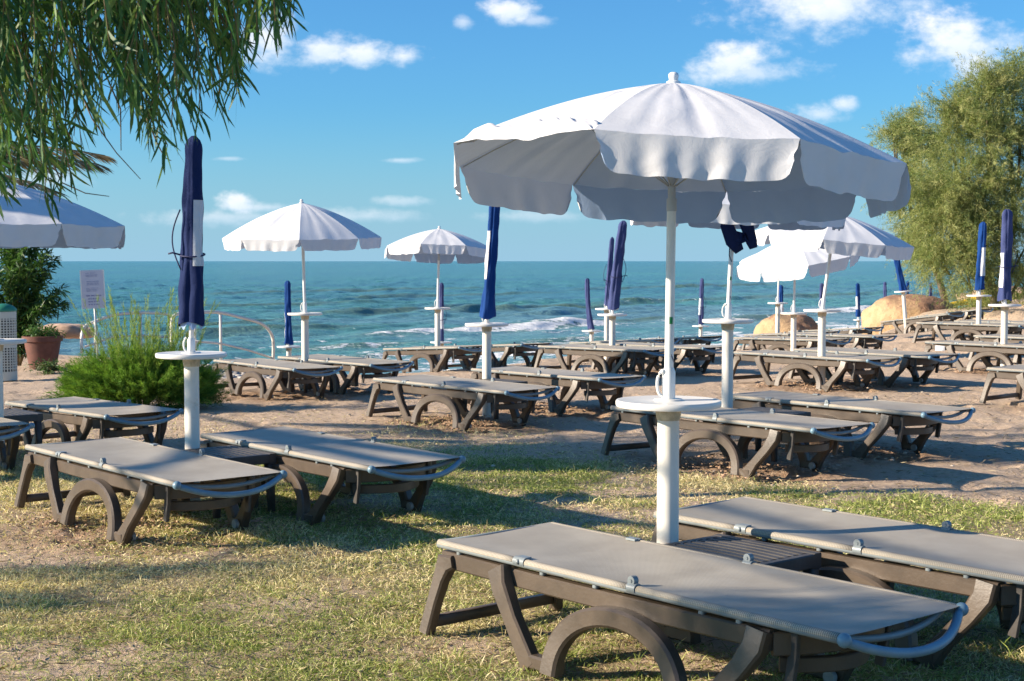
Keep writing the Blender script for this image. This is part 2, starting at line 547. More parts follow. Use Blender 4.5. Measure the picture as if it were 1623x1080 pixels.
# ------------------------------------------------------------------ materials for things
def simple(name, col, rough=.5, nscale=12, var=.15, bump=.0, bscale=80, spec=.5, metal=0.0, detail=4, dirt=None):
    m, t, p = newmat(name)
    g = t.new('ShaderNodeTexCoord').outputs['Object']
    oi = t.new('ShaderNodeObjectInfo').outputs['Random']
    n = t.noise(t.vm('ADD', g, oi), nscale, detail, .6)
    lo = tuple(c * (1 - var) for c in col); hi = tuple(min(c * (1 + var), 1) for c in col)
    c = t.mix(t.smooth(n, .3, .7), lo, hi)
    if dirt:
        n2 = t.noise(t.vm('ADD', g, oi), dirt[1], 6, .7)
        c = t.mix(t.smooth(n2, dirt[2], dirt[2] + .2), c, dirt[0])
    t.l.new(c, p.inputs['Base Color'])
    p.inputs['Roughness'].default_value = rough
    p.inputs['Specular IOR Level'].default_value = spec
    p.inputs['Metallic'].default_value = metal
    if bump:
        t.l.new(t.bump(t.noise(g, bscale, 4, .6), bump, .004), p.inputs['Normal'])
    return m

M = {}
M['resin'] = simple('brown_resin', (.082, .061, .044), .42, 9, .16, .25, 60, .5, dirt=((.14, .105, .075), 5, .6))
M['resin_dark'] = simple('slate_resin', (.065, .060, .056), .5, 9, .16, .2, 60, .4)
M['post'] = simple('white_post_plastic', (.74, .70, .62), .42, 5, .05, .08, 30, .45, dirt=((.55, .47, .35), 7, .53))
M['disc'] = simple('white_table_plastic', (.74, .72, .68), .38, 4, .04, .06, 40, .5, dirt=((.58, .54, .47), 9, .63))
M['collar'] = simple('stained_collar', (.55, .45, .31), .6, 30, .2)
M['pole'] = simple('white_painted_pole', (.72, .73, .72), .3, 10, .05, .0, 40, .5)
M['pole_grey'] = simple('grey_inner_pole', (.42, .45, .47), .35, 10, .05, .0, 40, .5)
M['steel'] = simple('blue_grey_tube', (.15, .25, .32), .38, 14, .1, .1, 80, .5)
M['clip'] = simple('grey_clip', (.21, .24, .25), .4, 14, .1)
M['wheel'] = simple('pale_wheel', (.30, .30, .29), .5, 14, .15)
M['cord'] = simple('navy_cord', (.02, .025, .09), .7, 20, .2)
M['green'] = simple('green_sticker', (.01, .22, .06), .5, 300, .4)
M['navytag'] = simple('navy_tag', (.05, .03, .10), .5, 100, .3)
M['wplastic'] = simple('white_lounger_plastic', (.68, .68, .66), .4, 6, .06)

def cloth(name, col, trans=.12, fold=0.5, streak=None):
    m, t, p = newmat(name)
    g = t.new('ShaderNodeTexCoord').outputs['Object']
    oi = t.new('ShaderNodeObjectInfo').outputs['Random']
    v = t.vm('ADD', g, oi)
    n = t.noise(v, 5, 5, .6); nf = t.noise(v, 22, 5, .6, .8); nw = t.noise(v, 900, 2, .5)
    c = t.mix(n, tuple(q * .9 for q in col), tuple(min(q * 1.08, 1) for q in col))
    if streak: c = t.mix(t.smooth(nf, .5, .7), c, streak)
    t.l.new(c, p.inputs['Base Color'])
    p.inputs['Roughness'].default_value = .85
    p.inputs['Specular IOR Level'].default_value = .2
    ns = t.noise(v, 9, 6, .7, 2.0)
    b = t.bump(ns, min(fold * .32, 1), .012)
    b = t.bump(nw, .25, .001, b)
    t.l.new(b, p.inputs['Normal'])
    if trans:
        tr = t.new('ShaderNodeBsdfTranslucent')
        t.l.new(c, tr.inputs[0])
        mx = t.new('ShaderNodeMixShader'); mx.inputs[0].default_value = trans
        t.l.new(p.outputs[0], mx.inputs[1]); t.l.new(tr.outputs[0], mx.inputs[2])
        t.l.new(mx.outputs[0], t.n['Material Output'].inputs[0])
    return m
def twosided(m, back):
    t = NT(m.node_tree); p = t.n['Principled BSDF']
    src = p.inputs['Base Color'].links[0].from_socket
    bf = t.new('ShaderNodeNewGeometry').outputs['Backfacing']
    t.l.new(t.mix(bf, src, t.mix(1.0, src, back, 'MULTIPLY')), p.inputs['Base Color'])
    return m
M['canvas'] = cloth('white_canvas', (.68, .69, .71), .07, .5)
M['canvas_plain'] = cloth('white_canvas_hem', (.70, .70, .71), .07, .3)
twosided(M['canvas'], (.50, .68, .98))      # bluish shade of the canopy undersides put into the back-face colour
M['navy'] = cloth('navy_cover', (.009, .021, .085), 0, 2.5)
M['royal'] = cloth('royal_cover', (.006, .045, .19), 0, 2.5)
M['faded'] = cloth('faded_violet_cover', (.050, .066, .170), 0, 2.5)
M['bandw'] = cloth('white_cover_band', (.60, .62, .66), 0, 2.5)

# sling: woven mesh fabric
def sling_mat(name, rib):
    m, t, p = newmat(name)
    g = t.new('ShaderNodeTexCoord').outputs['Object']
    oi = t.new('ShaderNodeObjectInfo').outputs['Random']
    n = t.noise(t.vm('ADD', g, oi), 3.5, 5, .6)
    c = t.mix(t.smooth(n, .3, .7), (.37, .33, .265), (.46, .42, .345))
    sp = t.new('ShaderNodeSeparateXYZ'); t.l.new(g, sp.inputs[0])
    fr = 2 * math.pi / (.0075 if rib else .0062)
    sx = t.m('SINE', t.m('MULTIPLY', sp.outputs[0], fr)); sy = t.m('SINE', t.m('MULTIPLY', sp.outputs[1], fr))
    wv = t.m('MULTIPLY', sx, sy) if not rib else t.m('MULTIPLY', sx, 1.0)
    if rib:
        ang = t.m('SINE', t.m('MULTIPLY', t.m('ADD', sp.outputs[2], sp.outputs[1]), fr))
        wv = t.m('ADD', t.m('MULTIPLY', sx, .7), t.m('MULTIPLY', ang, .3))
        c = t.mix(t.smooth(wv, -.9, .3), (.11, .10, .09), (.44, .39, .31))
    else:
        c = t.mix(t.smooth(wv, -.5, .5), t.mix(.18, c, (.16, .145, .13)), c)
        n4 = t.noise(t.vm('ADD', g, oi), 60, 3, .7)
        c = t.mix(t.smooth(n4, .66, .72), c, (.42, .38, .33))
    t.l.new(t.mix(t.m('MULTIPLY', oi, .5), c, t.mix(1.0, c, (.72, .74, .78), 'MULTIPLY')), p.inputs['Base Color'])
    p.inputs['Roughness'].default_value = .55
    p.inputs['Specular IOR Level'].default_value = .4
    t.l.new(t.bump(wv, .5 if rib else .22, .0015), p.inputs['Normal'])
    return m
M['sling'] = sling_mat('taupe_sling_mesh', False)
M['slingrib'] = sling_mat('taupe_sling_edge', True)

# ------------------------------------------------------------------ sun lounger
def make_lounger():
    root = empty('sun_lounger')
    W_ = .61
    def yo(z, sgn):                                 # how far outside the sling edge a side sits at height z
        return -sgn * (W_ / 2 - .018 + .055 * (1 - z / .33))
    def P(x, z, sgn, out=0.0):
        return (x - LG / 2, yo(z, sgn) - sgn * out, z)
    ht = .325
    fr = MB()
    for sg in (1, -1):
        xs = np.linspace(.03, 1.69, 12)
        fr.bar([(x - LG / 2, -sg * (W_ / 2 - .03), .297 - .006 * math.sin(math.pi * (x - .03) / 1.6)) for x in xs], .05, .066, ch=.25)
    # front cross apron, bowed outwards, and a straight one at the foot end
    for (x0, zc, hh, bow) in ((1.69, .287, .075, .10), (1.66, .205, .05, .12)):
        pts = []
        hw = W_ / 2 - .02 if zc > .25 else W_ / 2 - .09
        for i in range(13):
            q = -1 + 2 * i / 12
            pts.append((x0 - LG / 2 + bow * (1 - q * q), q * hw, zc))
        fr.bar(pts, .026, hh, side=(1, 0, 0), ch=.3)
    fr.bar([(.06 - LG / 2, -W_ / 2 + .05, .30), (.06 - LG / 2, W_ / 2 - .05, .30)], .05, .05, side=(1, 0, 0))
    fr.bar([(.95 - LG / 2, -W_ / 2 + .05, .285), (.95 - LG / 2, W_ / 2 - .05, .285)], .05, .03, side=(1, 0, 0))
    fr.build('frame', M['resin'], root, auto=35)
    for sg in (1, -1):
        a = MB()
        # slanting rear leg
        pts = [P(.11, ht - .028, sg), P(.055, .285, sg), P(.035, .22, sg), P(.012, .13, sg), P(-.015, .0, sg)]
        a.bar(pts, [.05, .055, .05, .048, .048], [.05, .085, .062, .055, .058], ch=.3)
        a.build('leg', M['resin'], root, auto=35)
        b = MB()
        # first slanting strut, then the arch, then the second strut
        b.bar([P(.40, .32, sg, .022), P(.43, .26, sg, .024), P(.51, .15, sg, .018), P(.635, .0, sg, .01)], [.05, .055, .05, .05], [.10, .085, .07, .085], ch=.3)
        arch = []
        hw, hz = .305, .252
        cx = 1.05
        for i in range(25):
            an = math.pi * i / 24
            cz = hz * abs(math.sin(an)) ** .82
            arch.append(P(cx - hw * math.cos(an) * (1 + .0 * an), cz, sg, .02))
        b.bar(arch, .056, [.080 - .010 * math.sin(math.pi * i / 24) for i in range(25)], ch=.35)
        b.bar([P(1.43, .0, sg, .01), P(1.51, .10, sg, .016), P(1.60, .20, sg, .02), P(1.648, .275, sg, .018), P(1.655, .328, sg, .014)], [.05, .05, .052, .055, .055], [.095, .062, .066, .082, .085], ch=.3)
        b.box((.71 - LG / 2, yo(.02, sg) - sg * .012, .026), (.14, .05, .052), ch=.3)
        b.box((1.41 - LG / 2, yo(.02, sg) - sg * .012, .026), (.13, .05, .052), ch=.3)
        b.build('arched_leg', M['resin'], root, auto=35)
        wv = MB()
        wv.sweep([(1.46 - LG / 2, yo(.03, sg) + sg * .044, .025), (1.46 - LG / 2, yo(.03, sg) + sg * .024, .025)], lambda i, t: [(.024 * math.cos(j * math.pi / 8), .024 * math.sin(j * math.pi / 8)) for j in range(16)])
        wv.build('wheel', M['wheel'], root, auto=35)
        pr = MB()
        pr.bar([(1.74 - LG / 2, -sg * .235, .345), (1.735 - LG / 2, -sg * .235, .25), (1.715 - LG / 2, -sg * .235, .135)], .02, .034, ch=.2)
        pr.build('prop', M['resin_dark'], root, auto=35)
    fb = MB()
    fb.bar([(-.005 - LG / 2, -W_ / 2 - .02, .045), (-.005 - LG / 2, W_ / 2 + .02, .045)], .03, .045, side=(1, 0, 0))
    fb.build('foot_bar', M['resin'], root, auto=35)
    # sling surface, three hinged sections
    secs = [(0.0, .50), (.515, 1.085), (1.10, LG)]
    sl = MB()
    nx, ny = 44, 13
    Vv = []; Ff = []
    for i in range(nx + 1):
        for j in range(ny + 1):
            x = LG * i / nx
            q = -1 + 2 * j / ny
            dip = -.004 * (math.exp(-((x - .508) / .03) ** 2) + math.exp(-((x - 1.092) / .03) ** 2))
            edge = 1 - abs(2 * i / nx - 1) ** 8
            sag = (-.011 * (.6 + .4 * edge) + dip + .003 * math.sin(x * 7 + q * 2)) * (1 - q * q)
            Vv.append((x - LG / 2, q * (W_ / 2 - .006), .3705 + sag))
    for i in range(nx):
        for j in range(ny):
            o = i * (ny + 1) + j
            Ff.append((o, o + ny + 1, o + ny + 2, o + 1))
    sl.add(Vv, Ff)
    sl.build('sling', M['sling'], root)
    ed = MB(); tb = MB()
    for sg in (1, -1):
        y = -sg * (W_ / 2 - .008)
        for (x0, x1) in secs:
            x1b = x1 - .012
            ed.tube([(x0 + .012 - LG / 2 + (x1b - x0 - .012) * i / 6, y, .3585) for i in range(7)], .0150, 14)
        tb.tube([(.01 - LG / 2 + (LG - .02) * i / 10, y, .354) for i in range(11)], .0145, 12)
        # cross bracket pads on the rail
        for x in (.13, .62, .90, 1.4, 1.56):
            tb.box((x - LG / 2, y + sg * .01, .335), (.018, .02, .016))
    ed.build('sling_edge', M['slingrib'], root)
    # bowed inner cross tube under the pillow end
    tb.tube([(LG / 2 - .02 - .0 - .0 + .00 - .02 + .035 * (1 - q * q) - .02, q * (W_ / 2 - .02), .352 - .03 * (1 - q * q)) for q in np.linspace(-1, 1, 13)], .012, 10)
    tb.tube([(-LG / 2 + .012, q * (W_ / 2 - .01), .356) for q in np.linspace(-1, 1, 3)], .013, 10)
    tb.build('side_tube', M['clip'], root)
    hd = MB()
    pts = []
    for i in range(21):
        q = -1 + 2 * i / 20
        pts.append((LG / 2 - .012 + .085 * (1 - q * q), q * (W_ / 2 - .004), .354 - .062 * (1 - abs(q) ** 2.2)))
    hd.tube(pts, .0155, 12)
    for sg in (1, -1): hd.ball((LG / 2 - .004, -sg * (W_ / 2 - .002), .356), .0225)
    hd.build('handle', M['steel'], root)
    for sg in (1, -1):
        y = -sg * (W_ / 2 - .008)
        k = MB()
        k.tube([(1.075 - LG / 2, y, .361), (1.115 - LG / 2, y, .361)], .0195, 12)
        k.sweep([(1.092 - LG / 2, y - .011, .387), (1.092 - LG / 2, y + .011, .387)], lambda i, t: [(.0165 * math.cos(j * math.pi / 9), .0165 * math.sin(j * math.pi / 9)) for j in range(18)])
        k.box((1.092 - LG / 2, y, .372), (.022, .02, .03))
        k.tube([(1.092 - LG / 2, y - .014, .387), (1.092 - LG / 2, y + .014, .387)], .006, 10)
        k.build('knob', M['clip'], root, auto=40)
        h = MB()
        h.tube([(.478 - LG / 2, y, .3605), (.538 - LG / 2, y, .3605)], .0185, 12)
        h.box((.508 - LG / 2, y + sg * .016, .374), (.05, .026, .008))
        h.ball((.508 - LG / 2, y - sg * .016, .362), .010)
        h.build('hinge', M['clip'], root, auto=40)
    return root

LL = {
 'L1': 'taupe sun lounger nearest to the viewer, left of the big open parasol post',
 'L1b': 'taupe sun lounger cut off at the lower right, right of the big parasol post',
 'L2': 'sun lounger on bare soil, left of the navy closed parasol at the left',
 'L2b': 'sun lounger on grass, right of the navy closed parasol at the left',
 'L3': 'sun lounger in churned sand, left of the blue closed parasol in the middle',
 'L3b': 'sun lounger right of the blue closed parasol in the middle, half behind its post',
 'L5': 'weathered sun lounger half hidden by the feathery green bush',
 'L5b': 'weathered sun lounger right of the pointed open parasol post behind the bush',
 'L6': 'sun lounger at the beach edge, under the small open parasol left of centre',
 'L6b': 'sun lounger whose dark handle end juts up against the surf, left of centre',
 'L7': 'sun lounger left of the front violet closed parasol, white lounger behind its legs',
 'L7b': 'sun lounger between the front violet closed parasol and the big white pole',
 'L8': 'rearmost sun lounger at the beach edge behind the two violet closed parasols',
 'L8b': 'sun lounger at the beach edge just right of the big white pole',
 'L9': 'sun lounger in sand right behind the big round post table',
 'L9b': 'shaded sun lounger in sand right of the tall second parasol post',
 'L10': 'sun lounger left of the leaning open parasol post on the right',
 'L10b': 'sun lounger right of the leaning open parasol post, blue handle over empty sand',
 'L11': 'sun lounger left of the post of the drooping white parasol',
 'L11b': 'sun lounger right of the post of the drooping white parasol',
 'L12': 'far sun lounger directly in front of the smaller tan boulder',
 'L12b': 'far sun lounger rising to the right between the two tan boulders',
 'L13': 'far sun lounger in front of the large tan boulder',
 'L13b': 'farthest sun lounger on the right bank, its dark end below the yellow kayak',
 'L14': 'sun lounger left of the blue and white closed parasol at the right',
 'L14b': 'sun lounger right of the blue and white closed parasol, mostly out of the picture',
 'L15': 'sun lounger with a white paper tag on its rail at the right',
 'L15b': 'sun lounger behind the post of the tall violet closed parasol',
 'L16': 'sun lounger showing only its open foot end at the right edge',
 'L0': 'sun lounger cut off by the left edge, only its handle end in view',
 'L0b': 'sun lounger with pale worn sling, right of the leftmost white post table',
}
proto = make_lounger()
tree = snap(proto)
first = True
LROOT = {}
for k, (ax, ay, ga_, gc_, th) in LOUNGERS.items():
    o = proto if first else copy_thing(proto, tree)
    first = False
    c, s_ = math.cos(R(th)), math.sin(R(th))
    cx = ax + c * LG / 2 - s_ * .305
    cy = ay + s_ * LG / 2 + c * .305
    o.location = (cx, cy, (ga_ + gc_) / 2)
    pitch = math.atan2(gc_ - ga_, LG)
    random.seed(k)
    o.rotation_euler = (R(random.uniform(-.6, .6)) if k not in ('L1', 'L2') else 0, -pitch, R(th))
    tag(o, LL[k], 'sun lounger', 'sun loungers set out in pairs')
    LROOT[k] = o
# white paper tag on one lounger's rail
tg = MB(); tg.box((-.72, -.335, .285), (.15, .004, .07))
tg.build('paper_tag', M['bandw'], LROOT['L15'])

# ------------------------------------------------------------------ slatted side table
def make_table():
    root = empty('side_table')
    a, b = .52, .40
    top = MB()
    n = 7
    zt = .335
    for i in range(n):                               # slats bowed like the photo's slots
        y0 = -b / 2 + .045 + (b - .09) * (i + .5) / n
        pts = [(-a / 2 + .03 + (a - .06) * j / 10, y0 + .016 * math.sin(math.pi * j / 10), zt - .002) for j in range(11)]
        top.bar(pts, (b - .09) / n - .013, .016)
    for (y0) in (-b / 2 + .02, b / 2 - .02): top.box((0, y0, zt - .022), (a, .045, .06), ch=.2)
    for (x0) in (-a / 2 + .02, a / 2 - .02): top.bar([(x0, -b / 2 + .045, zt - .0215), (x0, b / 2 - .045, zt - .0215)], .045, .055, side=(1, 0, 0), ch=.2)
    top.bar([(0, -b / 2 + .045, zt - .0215), (0, b / 2 - .045, zt - .0215)], .04, .02, side=(1, 0, 0), ch=.2)
    top.build('table_top', M['resin_dark'], root, auto=35)
    for sx in (-1, 1):
        for sy in (-1, 1):
            l = MB()
            l.bar([(sx * (a / 2 - .028), sy * (b / 2 - .028), zt - .05), (sx * (a / 2 - .02), sy * (b / 2 - .02), 0)], [.05, .036], [.05, .036], ch=.25)
            l.build('leg', M['resin_dark'], root, auto=35)
    return root
tp = make_table()
ttree = snap(tp)
TB = [('L1', 'dark slatted side table at the foot of the big open parasol post'),
      ('L2', 'slatted side table beside the navy closed parasol in the left foreground'),
      ('L0', 'pale slatted side table at the left edge beside the leftmost post'),
      ('L9', 'shaded slatted side table at the foot of the second parasol post'),
      ('L3', 'low slatted side table behind the blue closed parasol post in the middle'),
      ('L5', 'cluttered slatted side table at the post of the parasol behind the green bush'),
      ('L10', 'slatted side table under the post of the leaning open parasol'),
      ('L7', 'slatted side table under the front violet closed parasol'),
      ('L15', 'slatted side table at the post of the tall violet closed parasol'),
      ('L14', 'slatted side table at the post of the blue and white closed parasol at the right')]
first = True
for k, lab in TB:
    ax, ay, ga_, gc_, th = LOUNGERS[k]
    o = tp if first else copy_thing(tp, ttree)
    first = False
    c, s_ = math.cos(R(th)), math.sin(R(th))
    al_, v_ = (.80, .865)
    if k == 'L2': al_ = .86
    x, y = ax + c * al_ - s_ * v_, ay + s_ * al_ + c * v_
    o.location = (x, y, (ga_ + gc_) / 2)
    o.rotation_euler = (0, 0, R(th))
    tag(o, lab, 'side table', 'slatted side tables between loungers')

# ------------------------------------------------------------------ posts with a round top
def tilt_fn(base_, top):
    d = Vector(top) - Vector(base_)
    return d.normalized()

def at(px, py_or_z, z=None):
    pass
def XP(px, z): return (px - 811.5) / 2350 * z

def make_post(px, z, zd, label, rad=.2125, lean=(0, 0), r=.044):
    x = XP(px, z)
    g = ground(x, z) - .06
    L = zd - g
    root = empty('table_post', (x - lean[0], z - lean[1], g))
    root.rotation_euler = Vector((0, 0, 1)).rotation_difference(Vector((lean[0], lean[1], L))).to_euler()
    b = MB(); b.lathe([(r * 1.03, 0), (r * 1.02, L * .3), (r, L - .075)], 32); b.build('post_tube', M['post'], root, auto=35)
    c = MB(); c.lathe([(r * 1.03, L - .078), (r * 1.12, L - .068), (r * 1.18, L - .04), (r * 1.2, L - .026)], 32); c.build('collar', M['collar'], root, auto=40)
    d = MB(); d.lathe([(.001, L - .026), (rad * .9, L - .026), (rad * .985, L - .022), (rad, L - .015), (rad, L - .003), (rad * .985, L + .003), (rad * .94, L + .004), (rad * .9, L + .0015), (.06, L + .0015), (.055, L + .008), (.03, L + .008)], 64)
    d.build('table_top', M['disc'], root, auto=40)
    tag(root, label, 'parasol post', 'white round-topped parasol posts')
    return Vector((x, z, zd)), root

# ------------------------------------------------------------------ open parasol
def make_open(pt, top_px_dx, apex, rise, Rr, label, tilt=(0, 0), phi=0.0, flip=(), seed=0, vd=.145, sticker=False, lean=(0, 0), detail=1.0, hook=True):
    """pt: foot on the disc; apex: absolute height of canopy top"""
    random.seed(seed)
    rs = np.random.RandomState(seed)
    L = apex - pt.z
    root = empty('open_parasol', pt)
    root.rotation_euler = Vector((0, 0, 1)).rotation_difference(Vector((lean[0], lean[1], L))).to_euler()
    j = L * .60
    p1 = MB(); p1.tube([(0, 0, 0), (0, 0, j)], .0185, 16); p1.build('pole', M['pole'], root, auto=40)
    p2 = MB(); p2.tube([(0, 0, j - .001), (0, 0, j + .05)], .0205, 16); p2.tube([(0, 0, j + .05), (0, 0, L + .01)], .0155, 14); p2.build('upper_pole', M['pole_grey'], root, auto=40)
    if hook:
        hk = MB()
        hk.lathe([(.023, .0), (.028, .006), (.0265, .03), (.0265, .115), (.019, .135)], 20)
        hk.tube([(-.028 - .020 * math.sin(a), 0.0 - .012, .07 + .048 * math.cos(a)) for a in np.linspace(0.05, math.pi - .05, 12)], .006, 8)
        hk.ball((-.026, -.012, .118), .011)
        hk.build('pole_clip', M['pole'], root, auto=40)
    if sticker:
        stk = MB(); stk.sweep([(0, 0, .31), (0, 0, .338)], lambda i, t: [(.0193 * math.cos(a), .0193 * math.sin(a)) for a in np.linspace(0, 2 * math.pi, 24)[:-1]])
        V2 = []; F2 = []
        for i, a in enumerate(np.linspace(-1.75, -1.0, 6)):
            for zz in (.31, .338): V2.append((.0193 * math.cos(a), .0193 * math.sin(a), zz))
        for i in range(5): F2.append((2 * i, 2 * i + 2, 2 * i + 3, 2 * i + 1))
        MB().add(V2, F2).build('green_sticker', M['green'], root)
        V2 = []; F2 = []
        for i, a in enumerate(np.linspace(-1.2, -.5, 6)):
            for dz in (0, .012): V2.append((.0193 * math.cos(a), .0193 * math.sin(a), .178 - i * .005 + dz))
        for i in range(5): F2.append((2 * i, 2 * i + 2, 2 * i + 3, 2 * i + 1))
        MB().add(V2, F2).build('navy_tag', M['navytag'], root)
    TM = Matrix.Rotation(tilt[0], 4, 'Y') @ Matrix.Rotation(tilt[1], 4, 'X')
    N = 8
    def ribpt(r, k):
        a = phi + 2 * math.pi * k / N
        zz = -rise * (r ** 1.8) * .60 - rise * .40 * r
        return Vector((Rr * r * math.cos(a), Rr * r * math.sin(a), zz))
    nr_, na = int(14 * detail), int(16 * detail)
    nv = int(8 * detail)
    cap = Vector((0, 0, L))
    can = MB()
    creases = [(rs.uniform(0, 1), rs.uniform(.3, 1), rs.uniform(.01, .03), rs.choice([-1, 1])) for _ in range(60)]
    for k in range(N):
        Vv = []; Ff = []
        ph = rs.uniform(0, 10, 4)
        for i in range(nr_ + 1):
            r = i / nr_
            for j2 in range(na + 1):
                s = j2 / na
                p0 = ribpt(r, k).lerp(ribpt(r, k + 1), s)
                mid = 4 * s * (1 - s)
                # the panel sags a bit between the ribs, with pulls running down from the crown
                p0.z -= .010 * mid * r * (1 - r * .35)
                wr = math.sin(s * 23 + ph[0] + 2 * r) * .0028 + math.sin(s * 41 + ph[1]) * .0015
                p0.z += float(fbm(np.array(s * 5.0 + 7 * k), np.array(r * 3.0 + seed), 3)) * .022 * mid * min(1, r * 1.6)
                p0.z += wr * mid * min(1, r * 2) + .004 * math.sin(9 * r + ph[2]) * mid * r
                if k in flip: p0.z += (.010 * math.sin(26 * r + 6 * s + ph[3])) * mid * r + .004 * math.sin(47 * r - 9 * s) * r * mid
                Vv.append(p0)
        for i in range(nr_):
            for j2 in range(na):
                o = i * (na + 1) + j2
                Ff.append((o, o + na + 1, o + na + 2, o + 1))
        can.add([cap + TM @ p_ for p_ in Vv], Ff)
        # hanging flap
        A, B = ribpt(1, k), ribpt(1, k + 1)
        mid_dir = ((A + B) / 2); mid_dir.z = 0; mid_dir.normalize()
        e_dir = (B - A).normalized()
        inv = TM.to_3x3().inverted() @ Vector((0, 0, -1))
        Vv = []
        nvv = nv
        na2 = na * 2
        f1_, f2_ = rs.uniform(13, 19), rs.uniform(26, 38)
        swing = rs.uniform(-.12, .16)
        for i in range(nvv + 1):
            v = i / nvv
            for j2 in range(na2 + 1):
                s = j2 / na2
                mid = 4 * s * (1 - s)
                edge = min(s, 1 - s) * Rr * .765
                # rounded lower corners and a narrow gap at the tips
                inset = (.012 + .03 * v) * (1 if s < .5 else -1)
                q = A.lerp(B, s)
                q.z -= .010 * mid * .65
                q.z += float(fbm(np.array(s * 5.0 + 7 * k), np.array(3.0 + seed), 3)) * .022 * mid
                q.z += (math.sin(s * 23 + ph[0] + 2) * .0028 + math.sin(s * 41 + ph[1]) * .0015) * mid + .004 * math.sin(9 + ph[2]) * mid
                if k in flip: q.z += (.010 * math.sin(26 + 6 * s + ph[3])) * mid + .004 * math.sin(47 - 9 * s) * mid
                rc = .06
                dmax = vd
                ee = max(edge - .0, 0)
                if ee < rc: dmax = vd - rc + math.sqrt(max(rc * rc - (rc - ee) ** 2, 0)) * 1.0
                dmax = max(dmax, vd * .55 if ee < 1e-6 else dmax)
                shrink = 1 - .10 * v ** .8 if abs(2 * s - 1) > .0 else 1
                sx = .5 + (s - .5) * (1 - .085 * v)
                q2 = A.lerp(B, sx); q2.z = q.z
                fold = (math.sin(f1_ * s + ph[1]) * .0062 + math.sin(f2_ * s + ph[2] + v) * .0050) * v ** .7 * (.4 + .6 * mid) + swing * v * vd
                if k in flip:
                    up = math.sin(min(v * 1.3, 1) * math.pi * .5)
                    nzv = .010 * math.sin(11 * s + 4 * v + ph[2]) + .006 * math.sin(29 * s - 6 * v + ph[1]) + .003 * math.sin(53 * s + 9 * v)
                    q3 = q2 - mid_dir * (dmax * v * (.72 + .14 * math.sin(9 * s + ph[0]) + .04 * math.sin(31 * s))) + e_dir * (.012 * math.sin(8 * v + 15 * s)) + Vector((0, 0, 1)) * ((.060 * v + .030 * math.sin(v * math.pi)) * mid ** .35 + nzv * math.sin(min(v * 1.4, 1) * math.pi / 2) * mid ** .4 + .008 * v)
                else:
                    q3 = q2 + inv * (dmax * v) + mid_dir * fold + e_dir * (.006 * math.sin(11 * v + 9 * s + ph[3]) * v)
                Vv.append(q3)
        Ff = []
        for i in range(nvv):
            for j2 in range(na2):
                o = i * (na2 + 1) + j2
                Ff.append((o, o + na2 + 1, o + na2 + 2, o + 1))
        if k in flip: MB().add([cap + TM @ p_ for p_ in Vv], Ff).build('turned_hem', M['canvas_plain'], root)
        else: can.add([cap + TM @ p_ for p_ in Vv], Ff)
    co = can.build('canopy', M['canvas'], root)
    kb = MB()
    kb.lathe([(.03, -.004), (.028, .006), (.018, .010), (.019, .02), (.0215, .030), (.018, .039), (.010, .043), (.001, .044)], 16, (0, 0, L))
    kb.build('finial', M['pole'], root, auto=50)
    for k in range(N):
        rb = MB()
        rb.tube([cap + TM @ (ribpt(r, k) * .985 + Vector((0, 0, -.010))) for r in np.linspace(.03, 1.0, 7)], .003, 6)
        # stretcher from the runner
        rb.tube([cap + Vector((0, 0, -.42)), cap + TM @ (ribpt(.46, k) + Vector((0, 0, -.012)))], .0028, 6)
        rb.build('rib', M['pole_grey'], root)
    tag(root, label, 'open parasol', 'open white beach parasols')
    return root

